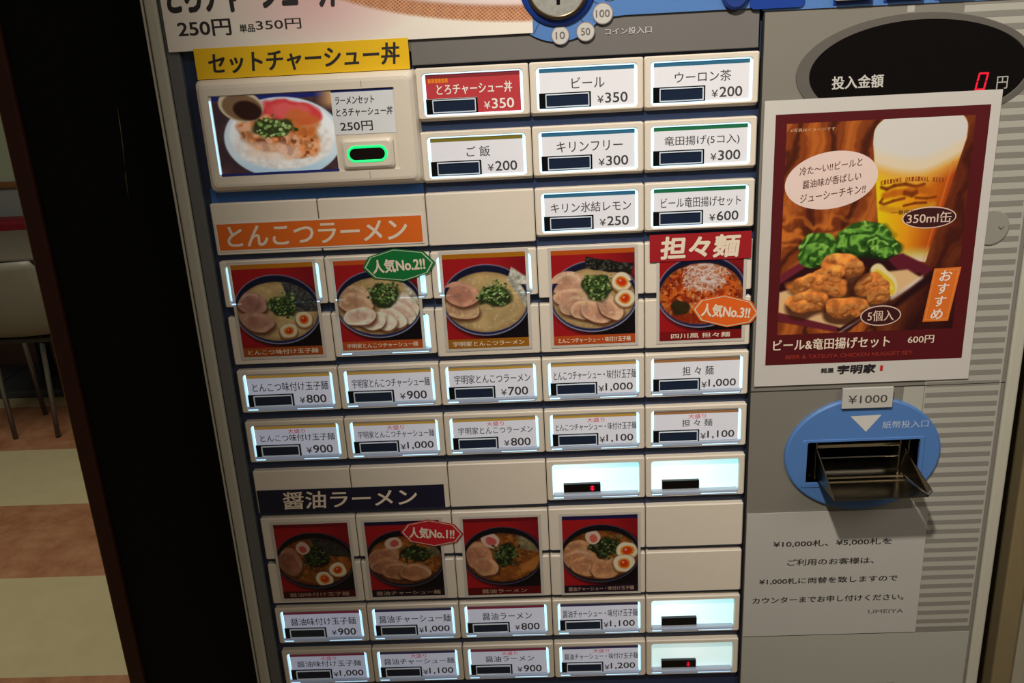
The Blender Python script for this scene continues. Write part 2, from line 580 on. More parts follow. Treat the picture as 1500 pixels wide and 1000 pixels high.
def ramen(kind, Wd=150, H=180):
    """kind: print of one bowl, top stripe and caption band included"""
    shoyu = kind.startswith('s')
    p = Paint(Wd, H, (196, 30, 36), seed=hash(kind) % 1 + sum(map(ord, kind)) * 7)
    X, Y = p.X, p.Y
    # red cloth, black lower right corner
    p.put(np.clip((Y * .9 + X * .8 - 1.22) * 7 + .5, 0, 1), (22, 12, 20))
    p.put(np.clip((X - .55 - Y * .6) * 3, 0, 1), (146, 20, 32), .8)
    p.mul(np.ones_like(X), .92)
    cy = .49
    rim = p.d(.5, cy, .535, .375)
    p.put(p.disc(p.d(.53, cy + .03, .55, .385), .12), (16, 8, 14), .8)
    p.put(p.disc(rim, .03), (196, 200, 214) if not shoyu else (90, 92, 120))
    p.put(p.disc(rim / .985, .03), (38, 42, 92) if not shoyu else (22, 22, 40))
    p.put(p.disc(p.d(.5, cy - .015, .505, .345), .05), (22, 24, 52) if not shoyu else (14, 12, 20))
    soup_d = p.d(.5, cy + .022, .5, .318)
    sm = p.disc(soup_d, .04)
    t = p.n(7, 4)[..., None]
    if kind == 'tantan':
        p.put(sm, (176, 60, 20))
        p.put(sm * np.clip((p.n(16, 3) - .42) * 6, 0, 1), (226, 108, 36))
        p.put(sm * np.clip((p.n(26, 2) - .58) * 9, 0, 1), (120, 30, 12), .8)
    elif shoyu:
        p.put(sm, np.clip(np.array((150, 84, 34)) / 255. * (.5 + .9 * t), 0, 1))
        p.put(sm * np.clip((p.n(14, 2) - .55) * 5, 0, 1), (206, 132, 58), .6)
    else:
        p.put(sm, np.clip(np.array((206, 176, 122)) / 255. * (.86 + .28 * t), 0, 1))
        # noodle ripples under the broth
        rip = np.sin((X * 26 + Y * 40 + 9 * p.n(4, 2)))
        p.put(sm * np.clip(rip, 0, 1) * np.clip((Y - .5) * 4, 0, 1), (226, 196, 140), .45)
    # glints of oil on the broth
    p.put(sm * np.clip((p.n(30, 2) - .66) * 9, 0, 1), (250, 226, 180) if not shoyu else (214, 150, 80), .45)
    p.put(sm * np.clip((soup_d - .86) * 6, 0, 1), (150, 108, 62) if not shoyu else (50, 22, 10), .5)
    p.warp = 1.0
    inside = sm.copy()
    keep = p.a.copy()
    if kind == 't_egg':
        p.nori([(.58, .14), (.98, .26), (1.04, .52), (.70, .50)], (66, 66, 66), .35)
        p.slice_(.2, .42, .2, .115, 12, (196, 150, 138))
        p.slice_(.24, .62, .22, .105, 14, (204, 160, 138))
        p.greens(.58, .44, .17, .13, 150)
        p.egg(.6, .73, .115, -18)
        p.egg(.81, .6, .115, -22)
    elif kind == 't_chashu':
        p.nori([(.78, .2), (1.05, .3), (1.1, .52), (.86, .46)], (206, 198, 176), .3)
        for cx, cyy, a in ((.2, .40, 4), (.22, .48, 8)):
            p.slice_(cx, cyy, .22, .12, a, (220, 184, 150))
        for cx, cyy, a in ((.85, .53, 55), (.78, .6, 48), (.66, .65, 40), (.52, .68, 22), (.38, .67, 4), (.26, .62, -14)):
            p.slice_(cx, cyy, .2, .1, a, (244, 222, 206), (150, 92, 64), 1.06)
        p.greens(.58, .37, .17, .12, 150)
    elif kind == 't_plain':
        p.nori([(.82, .14), (1.1, .3), (1.1, .6), (.98, .58), (.77, .27)], (206, 202, 186), .2)
        p.slice_(.2, .58, .22, .115, 10, (226, 192, 152))
        p.slice_(.22, .42, .225, .125, 10, (212, 160, 136))
        p.greens(.6, .42, .185, .115, 170)
    elif kind == 't_both':
        p.nori([(.42, .075), (.98, .17), (.95, .27), (.38, .2)], (32, 30, 24), .35)
        p.slice_(.2, .36, .22, .13, 6, (226, 186, 156))
        for cx, cyy, a in ((.24, .5, 4), (.3, .58, -6), (.42, .63, 0), (.54, .66, 24), (.7, .6, 56)):
            p.slice_(cx, cyy, .22, .105, a, (230, 190, 158))
        p.greens(.55, .38, .16, .13, 150)
        p.egg(.84, .35, .125, -28)
        p.egg(.88, .52, .125, -28)
    elif kind == 'tantan':
        r = np.random.RandomState(5)
        p.put(p.disc(p.d(.55, .33, .26, .16, 0, .3, 9), .3), (206, 150, 120), .7)
        for i in range(150):
            a = r.rand() * 6.283
            q = r.rand() ** .7
            x0, y0 = .54 + .27 * q * math.cos(a), .32 + .15 * q * math.sin(a)
            b = r.rand() * 3.14
            L = .05 + .06 * r.rand()
            x1, y1 = x0 + L * math.cos(b), y0 + L * .7 * math.sin(b)
            nx, ny = -(y1 - y0), x1 - x0
            l = math.hypot(nx, ny) + 1e-9
            dd = np.abs(((X - x0) * nx + (Y - y0) * ny) / l)
            tt = ((X - x0) * (x1 - x0) + (Y - y0) * (y1 - y0)) / (l * l)
            p.put(np.clip(1.4 - dd / .006, 0, 1) * ((tt > 0) & (tt < 1)), (240, 226, 220), .75)
        p.put(p.disc(p.d(.24, .66, .12, .09, 30, .3, 8), .25), (44, 40, 16), .9)
        p.put(p.disc(p.d(.3, .78, .2, .05, 8, .3, 8), .4), (150, 40, 18), .8)
    elif kind == 's_egg':
        p.nori([(.46, .16), (1.0, .2), (1.02, .48), (.55, .42)], (52, 46, 40), .12)
        p.slice_(.16, .5, .16, .19, -20, (170, 116, 92))
        p.greens(.5, .44, .17, .14, 110, True)
        p.put(p.disc(p.d(.36, .32, .1, .085, 20, .1), .1), (226, 196, 176))
        p.put(p.disc(p.d(.36, .33, .055, .045, 20, .2), .3), (206, 84, 84))
        p.put(p.disc(p.d(.93, .6, .12, .1, 50, .2), .3), (176, 96, 40), .8)
        p.egg(.6, .74, .12, 10)
        p.egg(.8, .63, .12, 20)
    elif kind == 's_chashu':
        p.nori([(.8, .2), (1.05, .3), (1.05, .5), (.85, .42)], (110, 96, 70), .2)
        for cx, cyy, a in ((.2, .46, -20), (.24, .58, 0), (.4, .66, 4), (.62, .68, -6)):
            p.slice_(cx, cyy, .23, .125, a, (186, 134, 98), (96, 50, 26))
        p.greens(.66, .42, .2, .13, 120, True)
        p.put(p.disc(p.d(.36, .29, .11, .08, 15, .1), .1), (226, 196, 176))
        p.put(p.disc(p.d(.37, .3, .055, .045, 15, .2), .3), (206, 92, 84))
    elif kind == 's_plain':
        p.nori([(.66, .12), (1.0, .22), (1.05, .48), (.74, .4)], (132, 118, 84), .2)
        p.slice_(.18, .5, .18, .2, -20, (200, 146, 112))
        p.slice_(.28, .63, .18, .12, 10, (206, 154, 116))
        p.put(p.disc(p.d(.34, .28, .13, .1, 15, .15), .1), (230, 200, 186))
        p.put(p.disc(p.d(.35, .29, .07, .055, 15, .3), .3), (214, 98, 96))
        p.put(p.poly([(.72, .62), (1.0, .5), (1.0, .66), (.76, .74)], .03), (196, 126, 56), .8)
        p.greens(.55, .47, .17, .14, 160, True)
    elif kind == 's_both':
        p.nori([(.88, .2), (1.1, .25), (1.1, .42), (.94, .38)], (130, 116, 84), .2)
        for cx, cyy, a in ((.18, .46, -30), (.22, .56, -6), (.32, .65, 4), (.58, .69, -6)):
            p.slice_(cx, cyy, .22, .13, a, (212, 160, 116), (116, 62, 32))
        p.greens(.58, .4, .2, .15, 150, True)
        p.put(p.disc(p.d(.4, .27, .11, .085, 10, .1), .1), (230, 204, 186))
        p.put(p.disc(p.d(.41, .28, .06, .045, 10, .2), .3), (222, 110, 84))
        p.egg(.86, .46, .15, 4)
        p.egg(.82, .63, .155, 4)
    # nothing leaves the bowl except what leans over its rim
    p.warp = 0.0
    lip = np.clip((1.03 - soup_d) / .05, 0, 1)
    if kind in ('t_both', 't_plain'):
        lip = np.maximum(lip, (Y < .34) * 1.0)
    p.a = keep * (1 - lip[..., None]) + p.a * lip[..., None]
    # bright lower rim of the bowl
    rr = np.clip(1 - np.abs(rim - 1.0) / .022, 0, 1) * np.clip((Y - .5) * 4, 0, 1)
    p.put(rr, (176, 180, 206) if not shoyu else (96, 88, 110), .9)
    return p.a


def set_bowl(Wd=170, H=112):
    p = Paint(Wd, H, (58, 40, 46), 31)
    X, Y = p.X, p.Y
    p.mul(np.ones_like(X), 1.0)
    p.put(np.clip((p.n(6, 3) - .4) * 3, 0, 1), (92, 66, 60), .7)
    p.put((Y < .06) * 1.0, (28, 34, 104))
    p.put(np.clip((X - .86) * 8, 0, 1) * np.clip((.25 - Y) * 9, 0, 1), (186, 140, 96))
    d = p.d(.56, .56, .5, .52)
    p.put(p.disc(d, .03), (206, 222, 232))
    p.put(p.disc(p.d(.56, .5, .45, .42), .05), (238, 240, 242))
    p.put(np.clip((Y - .78) * 6, 0, 1) * p.disc(d, .03), (166, 200, 220), .7)
    rice = p.disc(p.d(.56, .62, .42, .34), .1)
    p.put(rice, np.clip(np.array((236, 232, 226)) / 255. * (.86 + .2 * p.n(30, 2)[..., None]), 0, 1))
    p.put(p.disc(p.d(.64, .24, .26, .16, 8, .2, 9), .2), (206, 62, 66))
    p.put(p.disc(p.d(.64, .22, .2, .1, 8, .3, 12), .4), (222, 104, 100), .7)
    pork = p.disc(p.d(.54, .54, .34, .24, 12, .3, 8), .2)
    t = p.n(24, 3)
    c = np.array((190, 120, 70)) / 255. * (.6 + .8 * t[..., None])
    p.put(pork, np.clip(c, 0, 1))
    p.put(pork * np.clip((p.n(18, 2) - .52) * 8, 0, 1), (232, 180, 146), .8)
    p.put(pork * np.clip((.42 - p.n(20, 2)) * 8, 0, 1), (110, 52, 28), .8)
    p.put(p.disc(p.d(.74, .36, .14, .16, 30, .3, 9), .3), (196, 104, 44), .8)
    p.put(p.disc(p.d(.44, .72, .24, .13, 10, .4, 9), .4), (238, 206, 184), .6)
    p.greens(.49, .42, .15, .13, 70)
    # ladle with dark sauce
    p.put(p.disc(p.d(.24, .13, .19, .2, 14), .06), (196, 180, 150))
    p.put(p.disc(p.d(.25, .15, .17, .165, 14), .12), (120, 92, 66))
    p.put(p.disc(p.d(.29, .19, .12, .12, 14), .2), (44, 20, 16))
    return p.a


def beer_picture(Wd=300, H=340):
    p = Paint(Wd, H, (128, 58, 22), 77)
    X, Y = p.X, p.Y
    # wooden boards running diagonally
    u = X * .95 + Y * .34
    grain = p.n(5, 4)
    ln = np.sin((u * 5 + grain * .9) * 6.283)
    fine = np.sin((u * 26 + grain * 3.2) * 6.283)
    p.put(np.clip(ln * 1.3, 0, 1), (196, 106, 40), .8)
    p.put(np.clip(fine, 0, 1), (150, 68, 24), .45)
    p.put(np.clip(-ln * 3 - 2.2, 0, 1), (52, 16, 10), .9)
    p.put(np.clip((X - .62) * 2.2, 0, 1), (70, 20, 14), .7)
    p.put(np.clip((Y - .5) * 2, 0, 1) * np.clip((X - .5) * 4, 0, 1), (40, 8, 12), .85)
    band = np.clip(1 - np.abs(Y - .48 + .1 * (grain - .5)) / .12, 0, 1) * np.clip((.5 - X) * 4, 0, 1)
    p.put(band * np.clip(np.sin(Y * 110 + grain * 26) * 1.2, 0, 1), (210, 116, 40), .85)
    p.put(band * np.clip(-np.sin(Y * 110 + grain * 26) * 1.2 - .3, 0, 1), (84, 30, 12), .7)
    # glass
    L = lambda y: .465 + .09 * np.clip((y - .1) / .57, 0, 1)
    R = lambda y: .965 - .155 * np.clip((y - .1) / .57, 0, 1)
    l, r = L(Y), R(Y)
    botm = .635 + .035 * np.clip((X - l) / (r - l + 1e-6), 0, 1)
    l = l + .05 * np.clip(1 - Y / .07, 0, 1) ** 2.5
    r = r - .03 * np.clip(1 - Y / .06, 0, 1) ** 2.5
    gm = np.clip((X - l) * Wd / 2, 0, 1) * np.clip((r - X) * Wd / 2, 0, 1) * np.clip((botm - Y) * H / 2, 0, 1)
    s = np.clip((X - l) / (r - l + 1e-6), 0, 1)[..., None]
    c1, c2, c3 = np.array((230, 202, 14)), np.array((232, 150, 22)), np.array((176, 66, 14))
    body = np.where(s < .5, c1 * (1 - s * 2) + c2 * s * 2, c2 * (2 - s * 2) + c3 * (s * 2 - 1)) / 255.
    p.put(gm, body)
    p.put(gm * np.clip((Y - .585) * 24, 0, 1), (206, 206, 110), .8)
    p.put(gm * np.clip((Y - .62) * 30, 0, 1) * np.clip((X - .62) * 8, 0, 1), (226, 206, 180), .9)
    ft = .195 + .05 * np.sin(np.clip((X - .46) / .5, 0, 1) * 3.14) - .04 * np.clip((X - .75) * 4, 0, 1)
    p.put(gm * np.clip((ft + .08 - Y) * 15, 0, 1), (226, 170, 76), .9)
    p.put(gm * np.clip((ft - Y) * 26 + .5, 0, 1), (226, 208, 176))
    p.put(gm * np.clip((ft - .04 - Y) * 22, 0, 1), (216, 211, 204))
    p.put(gm * np.clip(1 - np.abs(s[..., 0] - .93) / .025, 0, 1) * (Y > .2), (226, 130, 60), .6)
    # emblem: brown strokes of a running creature with a ribbon
    def stroke(pts, w, col=(150, 72, 14), al=.9):
        for (x0, y0), (x1, y1) in zip(pts[:-1], pts[1:]):
            dx, dy = x1 - x0, y1 - y0
            tt = np.clip(((X - x0) * dx + (Y - y0) * dy) / (dx * dx + dy * dy), 0, 1)
            dd = np.hypot(X - x0 - tt * dx, Y - y0 - tt * dy)
            p.put(np.clip(1.5 - dd / w, 0, 1), col, al)
    stroke([(.53, .305), (.56, .315), (.60, .30), (.66, .295), (.72, .31), (.76, .30)], .008, (120, 50, 10))
    stroke([(.55, .345), (.60, .335), (.68, .33), (.76, .325), (.80, .335)], .016, (190, 98, 20))
    stroke([(.54, .36), (.53, .375), (.55, .385), (.60, .37), (.66, .36)], .007, (130, 56, 12))
    stroke([(.66, .335), (.70, .345), (.72, .335)], .012, (120, 50, 10))
    stroke([(.72, .36), (.78, .365), (.83, .36)], .006, (130, 56, 12))
    stroke([(.54, .40), (.60, .415), (.68, .418), (.76, .41), (.82, .395)], .014, (206, 140, 24))
    stroke([(.66, .395), (.72, .385), (.78, .385)], .006, (120, 50, 10))
    # lacquer tray and paper
    p.put(p.poly([(0, .72), (.30, .56), (.62, .62), (.80, .72), (.40, 1.0), (0, .93)], .012), (44, 10, 18))
    p.put(p.poly([(0, .70), (.3, .545), (.31, .575), (0, .745)], .01), (112, 34, 48))
    p.put(p.poly([(.58, .63), (.68, .62), (.86, .70), (.84, .73), (.66, .70)], .01), (96, 26, 40))
    p.put(p.poly([(0, .735), (.3, .72), (.62, .65), (.80, .745), (.36, .975), (0, .895)], .012), (226, 184, 132))
    p.put(p.poly([(.62, .84), (.80, .735), (.81, .75), (.40, .975)], .02), (236, 226, 214))
    p.put(p.poly([(0, .885), (.34, .97), (.34, .998), (0, .93)], .008), (104, 30, 44))
    p.put(p.poly([(.64, .87), (.86, .70), (.9, .73), (.5, 1.0)], .02), (34, 8, 14), .9)
    # ruffled lettuce
    p.warp = 1.3
    r = np.random.RandomState(12)
    leafs = [(.20, .605, .105, .068), (.44, .555, .135, .072), (.55, .60, .09, .04)]
    for cx, cy, rx, ry in leafs:
        for k in range(5):
            q = 1 - .17 * k
            yy = cy - .012 + .012 * k
            m = p.disc(p.d(cx + .012 * math.sin(k * 2.1), yy, rx * q, ry * q, 0, .5, 10), .08)
            n1 = p.n(9, 3)
            fold = .5 + .5 * np.sin(n1 * 25 + p.X * 18 + p.n(24, 2) * 4)
            lo, hi = np.array((24, 62, 14)) / 255., np.array((124, 184, 70)) / 255.
            g = np.clip(.15 + .85 * fold ** 1.5 * (.5 + p.n(20, 2)), 0, 1)[..., None]
            p.put(p.disc(p.d(cx + .012 * math.sin(k * 2.1), yy + .008, rx * q * 1.02, ry * q * 1.04, 0, .5, 10), .2), (18, 44, 10), .6)
            p.put(m, lo * (1 - g) + hi * g, .95)
            p.put(m * np.clip((fold - .86) * 7, 0, 1) * np.clip((p.n(12, 2) - .45) * 5, 0, 1), (180, 216, 124), .7)
    # lemon wedge
    p.put(p.disc(p.d(.575, .745, .11, .052, 48), .1), (232, 214, 160))
    p.put(p.disc(p.d(.58, .755, .09, .036, 48), .2), (226, 190, 40))
    p.put(p.disc(p.d(.60, .76, .05, .012, 48), .5), (246, 226, 120), .7)
    # fried chicken with a craggy crust
    for cx, cy, rx, ry, a in ((.50, .76, .1, .06, 10), (.34, .665, .125, .055, 6), (.25, .715, .1, .045, -20), (.23, .76, .17, .062, 2),
                              (.55, .82, .07, .045, 10), (.145, .855, .115, .06, -8), (.37, .865, .125, .062, 0)):
        p.put(p.disc(p.d(cx, cy + .022, rx * 1.06, ry * 1.12, a, .2, 10), .25), (58, 20, 8), .8)
        m = p.disc(p.d(cx, cy, rx, ry, a, .26, 12), .1)
        sh = np.clip(1.10 - (p.Y[..., None] - cy) / ry * .34, .55, 1.4)
        p.put(m, np.clip(np.array((186, 108, 48)) / 255. * (.55 + .9 * p.n(22, 3)[..., None]) * sh, 0, 1))
        for k in range(16):
            an, q = r.rand() * 6.283, math.sqrt(r.rand()) * .85
            x, y = cx + rx * q * math.cos(an), cy + ry * q * math.sin(an)
            sx = .012 + .02 * r.rand()
            p.put(p.disc(p.d(x + .003, y + .007, sx, sx * .6, r.rand() * 60 - 30, .4, 16), .4) * m, (116, 54, 20), .5)
            p.put(p.disc(p.d(x, y, sx * .9, sx * .5, r.rand() * 60 - 30, .4, 16), .5) * m, (220, 146, 74), .6)
            if k % 6 == 0:
                p.put(p.disc(p.d(x - .003, y - .003, sx * .5, sx * .25, 0, .6, 16), .8) * m, (236, 170, 104), .6)
    return p.a


def top_poster_picture(Wd=430, H=215):
    # sheet 286 x 143 mm, only its lowest quarter shows
    p = Paint(Wd, H, (234, 224, 210), 91)
    X, Y = p.X, p.Y
    p.put(np.clip(1 - np.hypot((X - .44) / .27, (Y - .78) / .24), 0, 1) ** .8, (220, 170, 170), .85)
    # woven mat under a white bowl
    mm = p.disc(p.d(1.05, .5, .72, .44), .035)
    weave = np.sin(X * 520 + Y * 60) * np.sin(Y * 330 - X * 40)
    p.put(mm, (208, 148, 104), .95)
    p.put(mm * np.clip(weave * 1.5 + .1, 0, 1), (112, 56, 34), .85)
    p.put(mm * np.clip((.9 - p.d(1.05, .5, .72, .44)) * 6, 0, 1), (120, 66, 46), .5)
    bowl = p.d(1.05, .45, .72, .41)
    p.put(p.disc(bowl, .05), (214, 190, 182))
    p.put(p.disc(bowl / .95, .1), (236, 222, 218))
    return p.a


# ================================================================== SETTING
def solid(name, x0, x1, y0, y1, z0, z1, m, bev=0.0, kind='structure', parent=None):
    b = MB()
    b.box(x0, x1, y0, y1, z0, z1, m, bev)
    return b.build(name, parent, kind=kind)


def floor_material():
    m = bpy.data.materials.new('vinyl_tile_rows')
    m.use_nodes = True
    nt = m.node_tree
    b = nt.nodes['Principled BSDF']
    b.inputs['Roughness'].default_value = 0.35
    tc = nt.nodes.new('ShaderNodeTexCoord')
    sp = nt.nodes.new('ShaderNodeSeparateXYZ')
    nt.links.new(tc.outputs['Object'], sp.inputs[0])

    def math_(op, a, bv):
        n = nt.nodes.new('ShaderNodeMath')
        n.operation = op
        if isinstance(a, (int, float)):
            n.inputs[0].default_value = a
        else:
            nt.links.new(a, n.inputs[0])
        if isinstance(bv, (int, float)):
            n.inputs[1].default_value = bv
        else:
            nt.links.new(bv, n.inputs[1])
        return n.outputs[0]
    row = math_('FLOOR', math_('DIVIDE', math_('ADD', sp.outputs['Y'], 20 * .45 - 1.127 + .45), .45), 0)
    odd = math_('MODULO', row, 2.0)
    nz = nt.nodes.new('ShaderNodeTexNoise')
    nz.inputs['Scale'].default_value = 9
    nz.inputs['Detail'].default_value = 6
    nz.inputs['Roughness'].default_value = .7
    nt.links.new(tc.outputs['Object'], nz.inputs['Vector'])
    r1 = nt.nodes.new('ShaderNodeValToRGB')
    r1.color_ramp.elements[0].position = .3
    r1.color_ramp.elements[0].color = rgb(150, 96, 66)
    r1.color_ramp.elements[1].position = .75
    r1.color_ramp.elements[1].color = rgb(196, 150, 118)
    nt.links.new(nz.outputs['Fac'], r1.inputs['Fac'])
    r2 = nt.nodes.new('ShaderNodeValToRGB')
    r2.color_ramp.elements[0].position = .3
    r2.color_ramp.elements[0].color = rgb(194, 184, 148)
    r2.color_ramp.elements[1].position = .75
    r2.color_ramp.elements[1].color = rgb(206, 196, 160)
    nt.links.new(nz.outputs['Fac'], r2.inputs['Fac'])
    mx = nt.nodes.new('ShaderNodeMix')
    mx.data_type = 'RGBA'
    nt.links.new(odd, mx.inputs['Factor'])
    nt.links.new(r1.outputs['Color'], mx.inputs['A'])
    nt.links.new(r2.outputs['Color'], mx.inputs['B'])
    nt.links.new(mx.outputs['Result'], b.inputs['Base Color'])
    return m


fl = MB()
fl.box(-5, 3, -2.5, 4.6, -.05, 0, floor_material())
fl.build('floor', ref=(0, 0, 0), kind='structure')
solid('ceiling', -5, 3, -2.5, 4.6, 2.5, 2.55, mat('ceiling_white', (214, 208, 194), .8))
wb = MB()
wb.box(-5, 3, 3.78, 3.88, .86, 2.5, mat('wall_pale_green', (168, 178, 158), .7))
wb.box(-5, 3, 3.77, 3.88, 0, .86, mat('wall_blue_grey', (146, 152, 154), .7))
wb.build('wall_back', ref=(0, 3.8, 0), kind='structure')
solid('trim_1', -5, 3, 3.75, 3.78, .835, .865, mat('rail_brown', (128, 84, 50), .5), .004)
solid('wall_left', -.171, -.031, .056, .70, 0, 2.5, mat('partition_black', (9, 9, 9), .55, noise=.0, spec=.15))
wt = MB()
wt.box(-.1875, -.172, .052, .70, 0, 2.5, mat('red_brown_wood', (62, 30, 20), .5, noise=.25, scale=30, spec=.3), .001)
wt.box(-.1889, -.1877, .054, .70, 0, 2.5, mat('gilt_edge', (160, 126, 60), .4))
wt.build('trim_2', kind='structure')
sc = MB()  # scratch on the black partition, its reflected light put in as paler tubes
SCM = mat('scratch_glint', (120, 112, 78), .35, .6)
sc.tube([(-.0862, .0560, 1.4455), (-.0868, .0556, 1.425), (-.0880, .0556, 1.408), (-.0893, .0560, 1.396)], [.0002, .0006, .0005, .0002], SCM, 6)
sc.tube([(-.0897, .0558, 1.390), (-.0904, .0556, 1.383), (-.0914, .0560, 1.366)], [.0004, .0005, .0001], SCM, 6)
sc.build('scratch_marks', kind='structure')
solid('wall_right', .7295, 1.9, .035, .16, 0, 2.5, mat('wall_right_beige', (158, 150, 128), .6))
solid('trim_4', .7095, .7290, .022, .15, 0, 2.5, mat('tan_frame', (128, 112, 80), .5), .002)

# ================================================================== TICKET MACHINE
PITCH, ROW, Z0 = .090, .0495, 1.467
mach = root('ticket_machine', (.328, .30, 0.0), 'beige ramen ticket vending machine with rows of lit selection buttons', 'ticket machine')
b = MB()
b.box(-.026, .690, .05, .62, .06, 1.92, mat('cabinet_grey', (120, 116, 108), .5), .004)
b.box(0.0, .66, .08, .60, 0, .07, M_SEAM)
b.build('cabinet', mach)
# navy recess the buttons sit in
b = MB()
b.box(-.0045, .4515, .0062, .049, .12, 1.495, M_NAVY)
b.box(.0010, .1790, .0050, .0062, 1.3660, 1.3800, mat('painted_blue_glow', (58, 104, 172), .3), .0003)  # brighter blue strip, the gap's blue glow put into its colour
b.build('button_recess', mach)
# grey panel above the buttons
b = MB()
b.box(.1785, .4485, .0005, .049, 1.4695, 1.90, M_TOPGREY, .0006)
b.box(.0085, .1785, .0005, .049, 1.480, 1.90, M_TOPGREY, .0006)
b.box(-.0045, .0085, .0005, .049, 1.497, 1.90, M_TOPGREY, .0006)
b.build('top_panel', mach)
b = MB()
b.box(-.0148, -.0046, .001, .049, .12, 1.90, M_STRIP, .0008)
b.build('side_strip', mach)


def rail(x0, x1, name, lip):
    b = MB()
    b.box(x0, x1, -.001, .049, .10, 1.92, M_RAIL, .0022, 3)
    if lip < 0:
        b.box(x0 - .0032, x0 - .0012, .001, .049, .10, 1.92, M_RAIL, .0006)
    b.box(min(x0, x1) - .0014, x1 + .0010, .006, .0495, .10, 1.92, M_SEAM)
    b.build(name, mach)


rail(-.0256, -.0158, 'edge_rail', -1)
rail(.6725, .6835, 'edge_rail', 1)

# right hand panel: plain grey, a pale band and printed stripes, open at the bill slot and the display
HX0, HX1, HZ0, HZ1 = .5035, .6025, 1.0905, 1.1315
b = MB()
for x0, x1, z0, z1 in ((.4525, HX0, .12, 1.90), (HX1, .6715, .12, 1.90), (HX0, HX1, .12, HZ0), (HX0, HX1, HZ1, 1.90)):
    b.rect(x0, x1, z0, z1, .0, M_GREY)
b.box(.4515, .4525, 0, .049, .12, 1.90, M_SEAM)
b.rect(.4525, .6715, 1.1806, 1.1814, -.0001, M_SEAM)
pale = mat('pale_band', (174, 170, 158), .45, noise=.02)
dark = mat('stripe_grey', (134, 130, 121), .45, noise=.02)
b.rect(.6030, .6680, .930, 1.494, -.00012, pale)
z = .934
while z < 1.494:
    if z > 1.4215 or z < 1.4200:
        b.rect(.604 if z < 1.18 else .602, .6665, z, z + .0046, -.00024, dark)
    z += .0098
for z0, z1 in ((1.1323, 1.1806),):
    b.rect(.585, .6025, z0, z1, -.00012, pale)
b.rect(.560, .5655, 1.4895, 1.4945, -.00012, pale)
b.rect(.4525, .6715, 1.1806, 1.1812, -.0003, M_SEAM)
b.build('service_panel', mach, ref=(.56, 0, .12))

# ---------------- blank covers and selection buttons


def base_xz(col, row, w=1):
    x0 = col * PITCH + .0004
    return x0, x0 + PITCH * w - .0008, Z0 - row * ROW


def blank(col, row):
    x0, x1, zt = base_xz(col, row)
    b = MB()
    b.loops([(rrect(x0, x1, zt - .0442, zt, .0012), .0064), (rrect(x0, x1, zt - .0438, zt, .0012), .001),
             (rrect(x0 + .0009, x1 - .0009, zt - .0431, zt - .0009, .0011), 0)], M_BEIGE, True)
    return b.build('blank_cover', mach, ref=((x0 + x1) / 2, 0, zt - .0225))


def button(col, row, panel=None, glow=True, name='selection_button'):
    x0, x1, zt = base_xz(col, row)
    lip = row >= 3
    wx0, wx1, wz0, wz1 = x0 + .0050, x0 + .0844, zt - (.0360 if lip else .0372), zt - .0043
    zf = zt - (.0398 if lip else .0386)
    hole_b = zt - .0393 if lip else wz0
    b = MB()
    b.loops([(rrect(x0, x1, zt - (.0402 if lip else .0418), zt, .0015), .0066), (rrect(x0, x1, zf - .0006, zt, .0015), .001),
             (rrect(x0 + .0009, x1 - .0009, zf, zt - .0009, .0014), 0),
             (rrect(wx0 - .0005, wx1 + .0005, hole_b - .0004, wz1 + .0005, .0029), 0), (rrect(wx0, wx1, hole_b, wz1, .0026), .0008),
             (rrect(wx0, wx1, hole_b, wz1, .0026), .0068)], M_BEIGE)
    o = b.build(name, mach, ref=((x0 + x1) / 2, 0, zt - .0225))
    b = MB()
    b.loops([(rrect(wx0, wx1, hole_b, wz1, .0026), .0067), (rrect(wx0, wx1, hole_b, wz1, .0026), .0058)], M_SILVER)
    b.poly(rrect(wx0, wx1, hole_b, wz1, .0026), .0058, panel or M_PANEL)
    # clear rim of the lens that carries the lamp's light round the card
    if glow:
        b.box(wx0, wx0 + .0019, .0006, .0056, wz0 + .0010, wz1 - .0016, M_GLOW, .0005)
        b.box(wx1 - .0017, wx1, .0006, .0056, wz0 + .0010, wz1 - .0016, M_GLOW, .0005)
        b.box(wx0 + .0026, wx1 - .0026, .0005, .0056, wz1 - .0009, wz1 - .0001, M_SILVER if lip else M_GLOW, .0002)
    if lip:
        # sloping clear ledge under the card
        b.loops([(rrect(wx0 + .0006, wx1 - .0006, hole_b + .0002, wz0 + .0008, .0012), .0056), (rrect(wx0 + .0006, wx1 - .0006, hole_b + .0002, wz0 + .0008, .0012), .0004),
                 (rrect(wx0 + .0014, wx1 - .0014, hole_b + .0009, wz0 + .0001, .0010), -.0006)], M_LIP, True)
        b.box(wx0 + .0008, wx0 + .0100, -.0007, .0004, hole_b + .0009, hole_b + .0026, M_GLOW, .0004)  # glowing piece added for the lamp's hot spot on the ledge
        b.box(wx0 + .045, wx1 - .0020, -.0007, .0004, hole_b + .0008, hole_b + .0018, M_GLOW, .0003)
    else:
        b.box(wx0 + .0015, wx1 - .0015, .0006, .0056, wz0, wz0 + .0013, M_GLOW, .0004)
    b.build('lamp_panel', o, ref=((wx0 + wx1) / 2, .0058, (wz0 + wz1) / 2))
    return o, x0, zt, (wx0, wx1, wz0, wz1)


